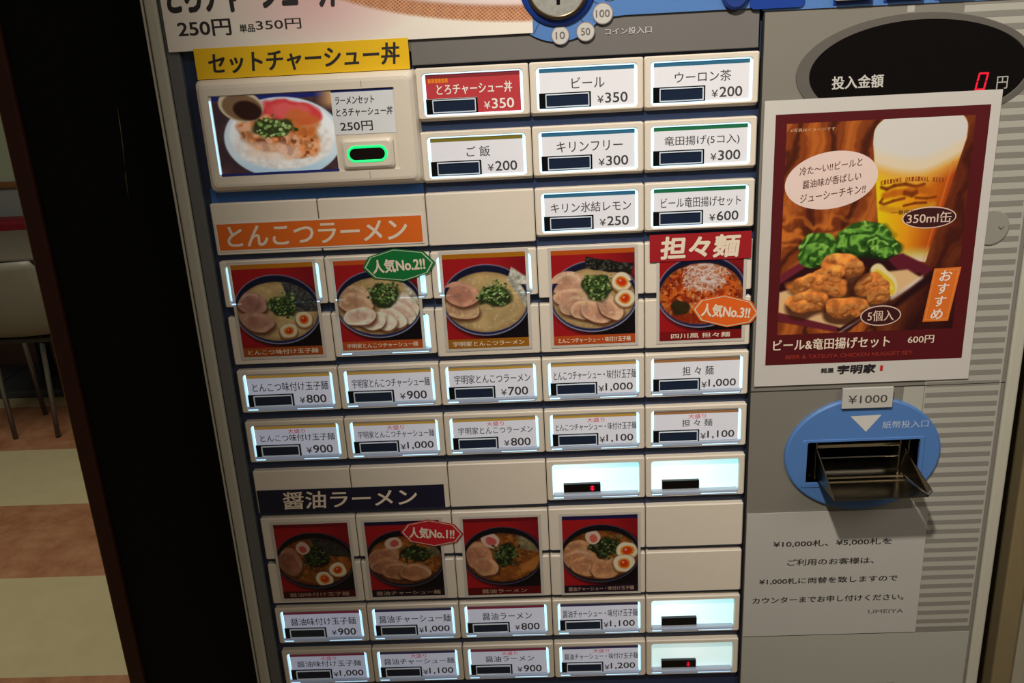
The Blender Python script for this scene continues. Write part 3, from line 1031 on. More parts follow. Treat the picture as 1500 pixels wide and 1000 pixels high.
def labelled(col, row, title, price, stripe, tw=.030, big=False, label=None, redcard=False, indicator_dark=False):
    o, x0, zt, (wx0, wx1, wz0, wz1) = button(col, row)
    c0, c1, d0, d1 = wx0 + .0024, wx1 - .0022, wz0 + .0012, wz1 - .0010
    b = MB()
    card = M_CARDRED if redcard else M_CARD
    ink = M_WHITE if redcard else M_INKG
    b.slab([(c0, d0), (c1, d0), (c1, d1), (c0, d1)], .0014, .0030, card)
    b.rect(c0, c1, d1 - .0030, d1, .0013, STRIPES['dkred'] if redcard else STRIPES[stripe])
    cx = (c0 + c1) / 2 + .001
    if big:
        b.text('大盛り', cx - .0078, cx + .0078, zt - .0131, zt - .0088, .0013, M_REDINK, .008)
        b.text(title, cx - tw, cx + tw, zt - .0208, zt - .0138, .0013, ink, .006)
    else:
        b.text(title, cx - tw, cx + tw, zt - .0212, zt - .0128, .0013, ink, .006 if not redcard else .014)
    if redcard:
        for k in range(6):
            b.rect(c0 + .002 + k * .0027, c0 + .0042 + k * .0027, zt - .0118, zt - .0085, .0013, M_ORANGE)
    n = len(price)
    pw, pe = (.0178, .0768) if n == 3 else (.0240, .0790)
    b.text('¥', x0 + pe - pw - .0062, x0 + pe - pw - .0012, zt - .0334, zt - .0276, .0013, ink, .010)
    b.text(price, x0 + pe - pw, x0 + pe, zt - .0334, zt - .0256, .0013, ink, .012)
    b.build('menu_card', o, ref=((c0 + c1) / 2, .0036, d0))
    b = MB()
    b.box(x0 + .0060, x0 + .0478, .0008, .0030, zt - .0357, zt - .0238, M_BLACK, .0003)
    f0, f1, g0, g1 = x0 + .0118, x0 + .0464, zt - .0350, zt - .0247
    b.loops([(rrect(f0, f1, g0, g1, .0004, 2), .0008), (rrect(f0, f1, g0, g1, .0004, 2), -.0002),
             (rrect(f0 + .0007, f1 - .0007, g0 + .0007, g1 - .0007, .0003, 2), -.0003),
             (rrect(f0 + .0009, f1 - .0009, g0 + .0009, g1 - .0009, .0003, 2), .0007)], M_FRAME)
    b.rect(f0 + .0008, f1 - .0008, g0 + .0008, g1 - .0008, .0006, M_SCREEN)
    b.build('indicator_lamp', o, ref=(x0 + .027, .0018, zt - .038))
    if label:
        o['label'] = label
    return o


def unlabelled(col, row, panel, led=None):
    o, x0, zt, w = button(col, row, panel, glow=False)
    b = MB()
    b.box(x0 + .0150, x0 + .0488, .0020, .0057, zt - .0338, zt - .0256, M_BLACK, .0003)
    b.box(x0 + .0150, x0 + .0488, .0016, .0057, zt - .0354, zt - .0338, M_SILVER, .0003)
    if led:
        xx = x0 + .0395
        for dx, dz, w_, h_ in ((0, 0, .0035, .0007), (0, .0015, .0035, .0007), (0, .003, .0035, .0007), (.0014, -.001, .0007, .0055)):
            b.rect(xx + dx, xx + dx + w_, zt - .0318 + dz, zt - .0318 + dz + h_, .0019, led)
    b.build('indicator_lamp', o, ref=(x0 + .03, .003, zt - .036))
    o['label'] = 'button without a menu card, its window glowing pale cyan'


labelled(2, 0, 'とろチャーシュー丼', '350', 'dkred', .030, redcard=True, label='button with a red menu card')
labelled(3, 0, 'ビール', '350', 'teal', .013)
labelled(4, 0, 'ウーロン茶', '200', 'teal', .022)
labelled(2, 1, 'ご 飯', '200', 'olive', .0095)
labelled(3, 1, 'キリンフリー', '300', 'teal', .0265)
labelled(4, 1, '竜田揚げ(5コ入)', '300', 'green', .030)
labelled(3, 2, 'キリン氷結レモン', '250', 'teal', .033)
labelled(4, 2, 'ビール竜田揚げセット', '600', 'green', .0325)
TONK = ['とんこつ味付け玉子麺', '宇明家とんこつチャーシュー麺', '宇明家とんこつラーメン', 'とんこつチャーシュー・味付け玉子麺', '担 々 麺']
TW = [.034, .0345, .0335, .036, .0135]
for r, prices in ((5, ['800', '900', '700', '1,000', '1,000']), (6, ['900', '1,000', '800', '1,100', '1,100'])):
    for c in range(5):
        labelled(c, r, TONK[c], prices[c], 'ochre' if c < 4 else 'brown', TW[c], big=(r == 6))
SHO = ['醤油味付け玉子麺', '醤油チャーシュー麺', '醤油ラーメン', '醤油チャーシュー・味付け玉子麺']
TW2 = [.032, .035, .024, .036]
for r, prices in ((10, ['900', '1,000', '800', '1,100']), (11, ['1,000', '1,100', '900', '1,200'])):
    for c in range(4):
        labelled(c, r, SHO[c], prices[c], 'wine' if c % 2 == 0 else 'navy', TW2[c], big=(r == 11))
unlabelled(3, 7, M_PANEL, M_LEDRED)
unlabelled(4, 7, M_PANEL)
unlabelled(4, 10, M_PANEL, None)
unlabelled(4, 11, M_PANELDIM, M_LEDDIM)
for c, r in ((2, 2), (0, 2), (1, 2), (0, 7), (1, 7), (2, 7), (4, 8), (4, 9)):
    blank(c, r)
for c in range(4):
    blank(c, 8), blank(c, 9)
# buttons and covers underneath the pasted ramen photographs
for c in (0, 1, 2):
    button(c, 3)
button(1, 4)
for c in (3, 4):
    blank(c, 3)
for c in (0, 2, 3, 4):
    blank(c, 4)

# ---------------- big set-meal button
b = MB()
X0, X1, ZB, ZT = .0062, .1803, 1.3790, 1.4668
wx0, wx1, wz0, wz1 = .0165, .1640, 1.3912, 1.4548
b.loops([(rrect(X0 - .001, X1 + .001, ZB - .003, ZT, .003), .0064), (rrect(X0, X1, ZB, ZT, .004), -.0040),
         (rrect(X0 + .0012, X1 - .0012, ZB + .0012, ZT - .0012, .004), -.0075),
         (rrect(X0 + .0040, X1 - .0040, ZB + .0040, ZT - .0040, .004), -.0098),
         (rrect(X0 + .0065, X1 - .0065, ZB + .0060, ZT - .0065, .003), -.0102),
         (rrect(wx0, wx1, wz0, wz1, .001), -.0102), (rrect(wx0, wx1, wz0, wz1, .001), -.0085)], M_BEIGE, True)
for za, zb_ in ((ZB + .006, wz0 - .001), (wz1 + .001, ZT - .006)):
    b.rect(.1385, .1388, za, zb_, -.0103, M_SEAM)
st = b.build('set_meal_button', mach, ref=((X0 + X1) / 2, 0, ZB))
st['label'] = 'large raised button with a rice bowl picture'
b = MB()
b.slab([(wx0 + .0006, wz0 + .0005), (.1140, wz0 + .0005), (.1140, wz1 - .0005), (wx0 + .0006, wz1 - .0005)], -.0087, -.0084, M_WHITE)
b.picture(set_bowl(), wx0 + .0020, .1135, wz0 + .0015, wz1 - .0008, -.0089, print_mat('print_backlit', .3, .22))
b.box(wx0, wx0 + .0013, -.0095, -.0086, wz0 + .002, wz1 - .004, M_GLOW, .0002)
b.rect(wx0 + .0013, .1140, wz0 + .0002, wz0 + .0022, -.0090, mat('blue_edge', (38, 46, 120), .4))
b.build('meal_picture', st)
b = MB()
b.slab([(.1140, 1.4200), (wx1 - .0012, 1.4200), (wx1 - .0012, wz1 - .0022), (.1140, wz1 - .0022)], -.0089, -.0084, mat('set_card', (222, 222, 220), .4, emit=.05, ecol=(200, 215, 255)))
b.text('ラーメンセット', .1165, .1475, 1.4432, 1.4492, -.0090, M_INK, .012, shear=.1)
b.text('とろチャーシュー丼', .1165, .1615, 1.4340, 1.4405, -.0090, M_INK, .012, shear=.1)
b.text('250円', .1185, .1445, 1.4225, 1.4300, -.0090, M_INK, .012)
b.rect(.1140, wx1 - .0012, wz1 - .0022, wz1 - .0004, -.0089, mat('blue_edge', (38, 46, 120), .4))
b.build('price_card', st)
b = MB()
cx, cz = .1385, 1.4045
b.loops([(rrect(.1175, .1600, 1.3925, 1.4165, .003), -.0085), (rrect(.1180, .1595, 1.3930, 1.4160, .003), -.0110),
         (rrect(.1200, .1575, 1.3948, 1.4142, .003), -.0122)], M_BEIGE, True)
b.loops([(rrect(cx - .0162, cx + .0162, cz - .0066, cz + .0066, .0065, 8), -.0123), (rrect(cx - .0155, cx + .0155, cz - .0060, cz + .0060, .0059, 8), -.0130),
         (rrect(cx - .0142, cx + .0142, cz - .0046, cz + .0046, .0045, 8), -.0126)], M_GREENLED)
b.poly(rrect(cx - .0142, cx + .0142, cz - .0046, cz + .0046, .0045, 8), -.01255, mat('ok_black', (22, 12, 10), .2))
b.build('push_key', st)

# ---------------- coin inlet with blue plate
b = MB()
CX, CZ = .2945, 1.5220
arc = ellipse(CX, CZ, .0405, .0405, 40, 200, 322)
pts = arc + [(.345, 1.4985), (.4500, 1.4985), (.4501, 1.4960), (.6500, 1.4950), (.6600, 1.5010), (.6600, 1.620), (.2600, 1.620)]
b.slab(pts, -.0012, .0004, M_BLUE)
b.build('coin_plate', mach)
b = MB()
b.loops([(ellipse(CX, CZ, .0295, .0295, 64), -.0012), (ellipse(CX, CZ, .0290, .0290, 64), -.0030), (ellipse(CX, CZ, .0245, .0245, 64), -.0040)], M_DBLUE, smooth=True)
for a in (240, 270, 305, 335):
    c, s = math.cos(math.radians(a)), math.sin(math.radians(a))
    p0, p1 = (CX + .0285 * c, CZ + .0285 * s), (CX + .039 * c, CZ + .039 * s)
    nx, nz_ = -s * .0004, c * .0004
    b.poly([(p0[0] - nx, p0[1] - nz_), (p1[0] - nx, p1[1] - nz_), (p1[0] + nx, p1[1] + nz_), (p0[0] + nx, p0[1] + nz_)], -.0013, mat('line_navy', (52, 72, 112), .5))
cs = b.build('coin_slot', mach)
cs['label'] = 'round coin inlet with a steel disc in a blue ring'
b = MB()
b.loops([(ellipse(CX, CZ, .0245, .0245, 64), -.0030), (ellipse(CX, CZ, .0243, .0243, 64), -.0065), (ellipse(CX, CZ, .0228, .0228, 64), -.0075),
         (ellipse(CX, CZ, .0215, .0215, 64), -.0068)], mat('rim_dark', (92, 78, 60), .3, .8), smooth=True)
b.poly(ellipse(CX, CZ, .0216, .0216, 64), -.0068, mat('brushed_disc', (186, 184, 174), .3, .45, noise=.3, scale=260, bump=.25))
b.rect(CX - .0012, CX + .0014, 1.5085, 1.535, -.0070, M_BLACK)
b.build('coin_disc', cs)
b = MB()
for x, z, t, r in ((.2955, 1.4862, '10', .0067), (.3150, 1.4880, '50', .0069), (.3285, 1.5005, '100', .0076), (.3340, 1.5175, '500', .0076)):
    b.slab(ellipse(x, z, r, r, 40), -.0018, -.0011, mat('badge_grey', (196, 192, 184), .5))
    b.ring(ellipse(x, z, r * 1.05, r * 1.05, 40), ellipse(x, z, r * .95, r * .95, 40), -.0019, mat('badge_edge', (132, 124, 130), .5))
    w = .0036 if len(t) == 2 else .0054
    b.text(t, x - w, x + w, z - .0027, z + .0027, -.0020, mat('badge_ink', (112, 106, 104), .5), .014)
b.text('コイン投入口', .3300, .3660, 1.4845, 1.4895, -.0001, mat('label_light', (206, 200, 196), .5), .008)
b.build('coin_badges', cs)
# return lever and the row of small keys, mostly above the picture
b = MB()
b.slab(rrect(.4400, .4815, 1.4975, 1.545, .004), -.0028, -.0011, M_DBLUE)
b.loops([(ellipse(.4290, 1.5080, .0105, .0105, 40), -.0010), (ellipse(.4290, 1.5080, .0100, .0100, 40), -.0040), (ellipse(.4290, 1.5080, .0080, .0080, 40), -.0055)], mat('knob_blue', (36, 62, 132), .3), True, smooth=False)
b.build('return_lever', mach)
for i, x in enumerate((.5035, .5415, .5795, .6175)):
    b = MB()
    b.box(x - .0005, x + .0285, -.0022, -.0010, 1.4975, 1.5195, M_DBLUE, .0005)  # deep blue base stands in for the shadow below each key
    b.box(x, x + .0275, -.0072, -.0020, 1.5003, 1.519, M_BEIGE, .0012)
    b.build('small_key', mach)

# ---------------- amount display
b = MB()
EX, EZ = .5705, 1.4460
b.loops([(ellipse(EX, EZ, .0925, .0430, 96), .0004), (ellipse(EX, EZ, .0922, .0428, 96), -.0010), (ellipse(EX + .002, EZ - .0005, .0845, .0385, 96), -.0010), (ellipse(EX + .002, EZ - .0005, .0840, .0382, 96), -.0004)], M_DARKGREY)
dp = b.build('amount_display', mach)
dp['label'] = 'black oval display with a red zero'
b = MB()
b.poly(ellipse(EX + .002, EZ - .0005, .0845, .0385, 96), -.0004, mat('display_black', (12, 9, 9), .12))
b.text('投入金額', .5062, .5462, 1.4350, 1.4450, -.0006, mat('display_ink', (200, 196, 188), .5), .02)
b.text('円', .6335, .6420, 1.4292, 1.4388, -.0006, mat('display_ink2', (180, 176, 168), .5), .004)


def seg(b, x, z, w, h, t, sl, m, y):
    P = lambda u, v: (x + u + v * sl, z + v)
    for q in ([(t * .6, h - t), (w - t * .6, h - t), (w - t * .1, h), (t * .1, h)], [(t * .1, 0), (w - t * .1, 0), (w - t * .6, t), (t * .6, t)],
              [(0, t * .3), (t, t * 1.2), (t, h / 2 - t * .25), (0, h / 2 - t * .1)], [(0, h / 2 + t * .1), (t, h / 2 + t * .25), (t, h - t * 1.2), (0, h - t * .3)],
              [(w - t, t * 1.2), (w, t * .3), (w, h / 2 - t * .1), (w - t, h / 2 - t * .25)], [(w - t, h / 2 + t * .25), (w, h / 2 + t * .1), (w, h - t * .3), (w - t, h - t * 1.2)]):
        b.poly([P(u, v) for u, v in q], y, m)


seg(b, .6168, 1.4288, .0080, .0136, .0015, .16, M_LEDDIM, -.0006)
b.build('display_window', dp)

# ---------------- round lock half hidden by the beer poster
b = MB()
b.loops([(ellipse(.6425, 1.3190, .0150, .0150, 40), .0002), (ellipse(.6425, 1.3190, .0148, .0148, 40), -.0010), (ellipse(.6425, 1.3190, .0138, .0138, 40), -.0014)], mat('lock_plastic', (146, 143, 132), .4), True)
b.poly([(.648, 1.3195), (.6505, 1.3165), (.653, 1.3195), (.6525, 1.3202), (.6505, 1.318), (.6485, 1.3202)], -.0015, mat('lock_mark', (90, 88, 82), .5))
b.build('lock_cover', mach)

# ---------------- bill slot
b = MB()
bx, bz = .5530, 1.1175
hole = rrect(HX0, HX1, HZ0, HZ1, .002, 3)


def radial(cx, cz, rx, rz, ref):
    """points of an ellipse, one for each point of the opening, so that both outlines can be bridged"""
    out = []
    for x, z in ref:
        a = math.atan2((z - cz) / rz, (x - cx) / rx)
        out.append((cx + rx * math.cos(a), cz + rz * math.sin(a)))
    return out


dense = []
for i in range(len(hole)):
    (xa, za), (xb, zb_) = hole[i], hole[(i + 1) % len(hole)]
    k = max(1, int(math.hypot(xb - xa, zb_ - za) / .003))
    dense += [(xa + (xb - xa) * j / k, za + (zb_ - za) * j / k) for j in range(k)]
big = [(bx + (x - bx) * 1.09, bz + (z - bz) * 1.16) for x, z in dense]
b.loops([(radial(bx, bz, .0690, .0555, dense), .0), (radial(bx, bz, .0686, .0551, dense), -.0022), (radial(bx, bz, .0670, .0536, dense), -.0032),
         (big, -.0032), ([(bx + (x - bx) * 1.07, bz + (z - bz) * 1.13) for x, z in dense], -.0040), (dense, -.0040), (dense, .012)], M_BLUE)
b.poly([(.5395, 1.1555), (.5665, 1.1560), (.5540, 1.1400)], -.0034, mat('arrow_light', (206, 202, 196), .5))
b.text('紙幣投入口', .5680, .6080, 1.1425, 1.1495, -.0034, mat('slot_ink', (186, 196, 214), .5), .004)
bs = b.build('bill_slot', mach)
bs['label'] = 'blue oval bill inlet with a steel tray'
b = MB()
inn = rrect(HX0, HX1, HZ0, HZ1, .002, 3)
back = rrect(HX0 + .004, HX1 - .004, HZ0 + .004, HZ1 - .004, .002, 3)
b.loops([(inn, -.001), (inn, .010), (back, .046)], mat('chute_dark', (26, 24, 22), .35), True)
b.box(.5115, .5930, .010, .026, 1.1265, 1.1300, M_STEEL, .0006)
b.box(.5115, .5930, .006, .022, 1.1205, 1.1240, M_STEEL, .0006)
b.box(.5120, .5870, .012, .030, 1.1070, 1.1082, M_CHROME, .0003)
b.box(.5115, .5130, -.002, .03, 1.094, 1.130, M_STEEL, .0004)
b.box(.5850, .5868, -.002, .03, 1.094, 1.130, M_STEEL, .0004)
b.box(.5930, .5944, -.002, .03, 1.094, 1.130, M_STEEL, .0004)
b.build('bill_chute', bs)


def sheet3(b, quads, t, m):
    """thin bent sheet metal: each quad given as four corners in order, closed with thickness t"""
    for q in quads:
        P = [Vector(p) for p in q]
        n = (P[1] - P[0]).cross(P[2] - P[0]).normalized() * t
        vs = [tuple(p) for p in P] + [tuple(p + n) for p in P]
        b.add(vs, [(3, 2, 1, 0), (4, 5, 6, 7), (0, 1, 5, 4), (1, 2, 6, 5), (2, 3, 7, 6), (3, 0, 4, 7)], m)


b = MB()
zf = 1.0975
sheet3(b, [((.5130, .020, zf + .003), (.5870, .020, zf + .003), (.5870, -.010, zf), (.5130, -.010, zf)),
           ((.5130, -.010, zf), (.5870, -.010, zf), (.5960, -.046, zf + .0005), (.5165, -.046, zf - .0005))], .0012, M_STEEL)
sheet3(b, [((.5130, .0, zf), (.5165, -.046, zf - .0005), (.5160, -.040, zf + .004), (.5128, -.004, zf + .026)),
           ((.5128, -.004, zf + .026), (.5120, .006, zf + .030), (.5130, .01, zf), (.5130, .0, zf))], .0010, M_STEEL)
sheet3(b, [((.5870, .0, zf), (.5960, -.046, zf + .0005), (.6005, -.043, zf + .003), (.5915, -.004, zf + .022)),
           ((.5870, .0, zf), (.5915, -.004, zf + .022), (.5905, .006, zf + .028), (.5870, .01, zf))], .0010, M_STEEL)
b.box(.516, .593, -.012, -.0105, zf + .0012, zf + .0032, M_STEEL, .0003)
b.build('bill_tray', bs)

# ================================================================== PAPERS STUCK ON THE MACHINE


def flat(x0, x1, z0, z1, y, m=M_PAPER, t=.0003):
    b = MB()
    b.slab([(x0, z0), (x1, z0), (x1, z1), (x0, z1)], y, y + t, m)
    return b


b = flat(-.0115, .2745, 1.4890, 1.6320, -.0018)
b.picture(top_poster_picture(), -.0113, .2743, 1.4892, 1.6318, -.0019, print_mat('print_matte', .5))
b.text('250円', -.0015, .0405, 1.4995, 1.5115, -.0021, M_INK, .02)
b.text('単品', .0470, .0590, 1.5008, 1.5068, -.0021, M_INK, .022)
b.text('350円', .0600, .0955, 1.5015, 1.5092, -.0021, M_INK, .01)
b.text('とろチャーシュー丼', -.006, .128, 1.5165, 1.5430, -.0021, M_INK, .035, shear=.12)
tag(b.build('menu_poster'), 'white menu poster with black brush lettering and 250 yen, above the yellow strip', 'poster')


def strip(x0, x1, z0, z1, y, color, text, ink, box, name, label, bold=.03, border=None, rot=0.0):
    b = flat(x0, x1, z0, z1, y, M_PAPER if border else mat(name + '_ink', color, .45, noise=.03))
    if border:
        b.rect(x0 + border, x1 - border, z0 + border, z1 - border, y - .0001, mat(name + '_ink', color, .45, noise=.03))
    b.text(text, *box, y - .0002, ink, bold, rot=rot, shear=.1)
    tag(b.build(name), label, 'sign', 'heading strips')


strip(.0082, .1772, 1.4673, 1.4905, -.0023, (236, 188, 20), 'セットチャーシュー丼', M_INK, (.0185, .1700, 1.4712, 1.4872), 'yellow_strip',
      'yellow heading strip with black brush lettering above the rice bowl button', .022, rot=.3)
strip(.0026, .1768, 1.3272, 1.3520, -.0006, (222, 104, 26), 'とんこつラーメン', M_CREAM, (.0115, .1630, 1.3312, 1.3485), 'orange_strip',
      'orange heading strip with cream lettering above the first row of ramen photographs', .016, border=.0012)
strip(.3640, .4480, 1.3024, 1.3255, -.0016, (160, 24, 32), '担々麺', M_CREAM, (.3730, .4385, 1.3045, 1.3232), 'red_strip',
      'dark red heading strip over the spicy red noodle photograph', .034)
strip(.0020, .1755, 1.0775, 1.1010, -.0006, (20, 18, 46), '醤油ラーメン', M_CREAM, (.0250, .1500, 1.0808, 1.0985), 'navy_strip',
      'navy heading strip with cream lettering above the lower row of ramen photographs', .016)

CARDS = [
    # x0, z0, z1, kind, stripe, caption band, caption, label
    (.0075, 1.2298, 1.3180, 't_egg', (206, 130, 26), (190, 92, 30), 'とんこつ味付け玉子麺', 'photo card of pale ramen with dark seaweed and two egg halves'),
    (.0952, 1.2322, 1.3176, 't_chashu', (214, 92, 34), (200, 92, 40), '宇明家とんこつチャーシュー麺', 'photo card of pale ramen with fanned pork under the green sticker'),
    (.1875, 1.2298, 1.3190, 't_plain', (190, 122, 20), (180, 116, 28), '宇明家とんこつラーメン', 'photo card of pale ramen with two pork slices and chopped greens only'),
    (.2790, 1.2292, 1.3182, 't_both', (206, 96, 28), (204, 88, 34), 'とんこつチャーシュー・味付け玉子麺', 'photo card of pale ramen with pork fan, seaweed and two eggs'),
    (.3698, 1.2292, 1.3182, 'tantan', (150, 20, 24), (142, 22, 26), '四川風 担々麺', 'photo card of spicy red noodles topped with shredded white leek'),
    (.0095, .9810, 1.0672, 's_egg', (128, 20, 26), (84, 14, 20), '醤油味付け玉子麺', 'photo card of dark ramen with two egg halves, beneath the navy strip'),
    (.0955, .9798, 1.0668, 's_chashu', (34, 24, 64), (36, 20, 32), '醤油チャーシュー麺', 'photo card of dark ramen with sliced pork under the red sticker'),
    (.1878, .9786, 1.0668, 's_plain', (120, 18, 26), (104, 16, 22), '醤油ラーメン', 'photo card of dark ramen with pink fish cake and greens, without eggs or sticker'),
    (.2800, .9780, 1.0660, 's_both', (34, 26, 78), (40, 20, 38), '醤油チャーシュー・味付け玉子麺', 'photo card of dark ramen with pork and two large egg halves beside blank covers'),
]
M_PRT = print_mat('print_photo', .35, trans=.30)
M_PAPT = print_mat('paper_translucent', .45, trans=.30)
for x0, z0, z1, kind, stc, cap, text, label in CARDS:
    b = MB()
    w = .0752
    b.slab([(x0, z0), (x0 + w, z0), (x0 + w, z1), (x0, z1)], -.0006, -.0004, M_PAPT)
    h = z1 - z0
    px0, px1, pz0, pz1 = x0 + .0026, x0 + w - .0026, z0 + .0026, z1 - .0026
    ph = pz1 - pz0
    img = ramen(kind)
    n = img.shape[0]
    img[:int(n * .055)] = np.array(stc) / 255.
    img[int(n * .905):] = np.array(cap) / 255.
    b.picture(img, px0, px1, pz0, pz1, -.00075, M_PRT)
    tw = min(.031, .0036 * len(text))
    b.text(text, (px0 + px1) / 2 - tw, (px0 + px1) / 2 + tw, pz0 + ph * .022, pz0 + ph * .075, -.0009, M_CREAM if kind[0] != 's' else mat('caption_dim', (170, 140, 120), .6), .014)
    tag(b.build('ramen_photo_card'), label, 'photo card', 'ramen photo cards')


def sticker(cx, cz, w, h, rot, col, text, label):
    """elongated octagon with a thin light outline"""
    def oct_(k):
        a, c = w / 2 * k, h / 2 * k
        p = [(-a, 0), (-a * .80, c * .62), (-a * .1, c), (a * .72, c * .70), (a, 0), (a * .80, -c * .62), (a * .1, -c), (-a * .72, -c * .70)]
        return rot_pts([(cx + x, cz + z) for x, z in p], cx, cz, rot)
    b = MB()
    m = mat('sticker_' + label.split()[0], col, .4)
    b.slab(oct_(1), -.0016, -.0012, m)
    b.ring(oct_(.94), oct_(.90), -.0017, mat('sticker_line', (196, 206, 176), .5))
    b.text(text, cx - w * .36, cx + w * .36, cz - h * .2, cz + h * .2, -.0018, M_CREAM, .03, rot=rot)
    tag(b.build('popularity_sticker'), label, 'sticker', 'popularity stickers')


sticker(.1535, 1.3095, .0620, .0290, 2, (14, 112, 52), '人気No.2!!', 'green octagon sticker on the pale ramen with fanned pork')
sticker(.4283, 1.2568, .0575, .0285, -6, (226, 98, 30), '人気No.3!!', 'orange octagon sticker on the spicy red noodle photograph')
sticker(.1608, 1.0510, .0590, .0285, -4, (190, 24, 40), '人気No.1!!', 'red octagon sticker on the dark ramen with sliced pork')

# ---------------- beer and fried chicken poster
PX0, PX1, PZ0, PZ1 = .4545, .6385, 1.1865, 1.4290
b = flat(PX0, PX1, PZ0, PZ1, -.0018, mat('poster_paper', (204, 198, 190), .5, noise=.015), .0004)
WINE = mat('poster_wine', (86, 16, 22), .4, noise=.03)
b.rect(PX0 + .0090, PX1 - .0078, PZ0 + .0195, PZ1 - .0110, -.0019, WINE)
ix0, ix1, iz0, iz1 = PX0 + .0180, PX1 - .0185, PZ0 + .0470, PZ1 - .0185
b.picture(beer_picture(), ix0, ix1, iz0, iz1, -.0020, print_mat('print_gloss', .32))
iw, ih = ix1 - ix0, iz1 - iz0
IX = lambda u: ix0 + u * iw
IZ = lambda v: iz1 - v * ih
bub = mat('bubble', (232, 206, 196), .5)
ecx, ecz = IX(.255), IZ(.262)
b.poly(rot_pts(ellipse(ecx, ecz, .0372, .0232, 56), ecx, ecz, 7), -.0021, bub)
INKB = mat('ink_brown', (92, 44, 34), .6)
for k, (s, w) in enumerate((('冷た～い!!ビールと', .0250), ('醤油味が香ばしい', .0235), ('ジューシーチキン!!', .0262))):
    dz = .0110 - .0110 * k
    dx = -.001 + .0014 * k
    b.text(s, ecx + dx - w, ecx + dx + w, ecz + dz - .0034, ecz + dz + .0034, -.0022, INKB, .008, rot=7, shear=.12)
OVAL = mat('oval_dark', (58, 16, 16), .5)
OVL = mat('oval_line', (226, 196, 176), .5)
for (u, v, rx, rz, s, tw, th) in ((.805, .455, .0218, .0090, '350ml缶', .0180, .0046), (.585, .922, .0170, .0090, '5個入', .0110, .0048)):
    x, z_ = IX(u), IZ(v)
    b.poly(ellipse(x, z_, rx, rz, 48), -.0021, OVL)
    b.poly(ellipse(x, z_, rx - .0009, rz - .0009, 48), -.0022, OVAL)
    b.text(s, x - tw, x + tw, z_ - th, z_ + th, -.0023, OVL, .008)
# upright recommendation tag, leaning a little
tq = [(IX(.862), IZ(.700)), (IX(1.012), IZ(.697)), (IX(.970), IZ(.962)), (IX(.825), IZ(.962))]
b.poly(tq[::-1], -.0021, mat('tag_orange', (222, 112, 36), .45))
tcx, tcz = sum(q[0] for q in tq) / 4, sum(q[1] for q in tq) / 4
inn = [(tcx + (x - tcx) * .86, tcz + (z - tcz) * .93) for x, z in tq]
inn2 = [(tcx + (x - tcx) * .83, tcz + (z - tcz) * .915) for x, z in tq]
b.ring(inn[::-1], inn2[::-1], -.0022, mat('tag_line', (240, 170, 90), .5))
for k, ch in enumerate('おすすめ'):
    t = .14 + .24 * k
    x = tq[0][0] * .5 + tq[1][0] * .5 + (tq[3][0] * .5 + tq[2][0] * .5 - tq[0][0] * .5 - tq[1][0] * .5) * t
    z_ = tq[0][1] + (tq[3][1] - tq[0][1]) * t
    b.text(ch, x - .0048, x + .0048, z_ - .0046, z_ + .0046, -.0022, M_WHITE, .014, shear=.15)
EM = mat('emblem_ink', (150, 62, 16), .5)
for k, ch in enumerate("KIRIN'S ORIGINAL BEER"):
    if ch != ' ':
        u = .53 + .0165 * k
        v = .285 - .012 * math.sin((k + .5) / 21 * 3.14)
        b.text(ch, IX(u) - .0009, IX(u) + .0009, IZ(v) - .0020, IZ(v) + .0020, -.0021, EM, .02)
b.text('一番搾り', IX(.60), IX(.72), IZ(.425) - .0018, IZ(.425) + .0018, -.0021, mat('emblem_dark', (66, 34, 10), .5), .01)
b.text('※写真はイメージです', IX(.02), IX(.26), IZ(.03) - .0013, IZ(.03) + .0013, -.0021, mat('tiny_ink', (222, 180, 140), .5), .0)
b.text('ビール&竜田揚げセット', PX0 + .0150, PX0 + .1140, PZ0 + .0325, PZ0 + .0425, -.0021, M_CREAM, .016)
b.text('600円', PX0 + .1290, PX0 + .1510, PZ0 + .0345, PZ0 + .0415, -.0021, M_CREAM, .01)
b.text('BEER & TATSUTA CHICKEN NUGGET SET', PX0 + .0260, PX0 + .1340, PZ0 + .0245, PZ0 + .0280, -.0021, mat('wine_text', (150, 44, 34), .5), .02)
b.text('麺屋', PX0 + .0570, PX0 + .0680, PZ0 + .0105, PZ0 + .0150, -.0021, M_INK, .02)
b.text('宇明家', PX0 + .0710, PX0 + .1040, PZ0 + .0090, PZ0 + .0170, -.0021, M_INK, .045, shear=.1)
b.rect(PX0 + .1075, PX0 + .1100, PZ0 + .0105, PZ0 + .0155, -.0021, M_RED)
tag(b.build('beer_poster'), 'poster of a beer glass and fried chicken in a wine red border', 'poster')

# ---------------- price tag over the bill slot
b = MB()
b.box(.5305, .5740, -.0062, -.0034, 1.1640, 1.1830, mat('tag_plastic', (190, 186, 178), .45, noise=.02), .0004)
b.text('¥1000', .5355, .5690, 1.1690, 1.1765, -.0064, mat('tag_ink', (74, 70, 68), .5), .006)
tag(b.build('price_tag'), 'small white 1000 yen tag over the blue bill inlet', 'tag')

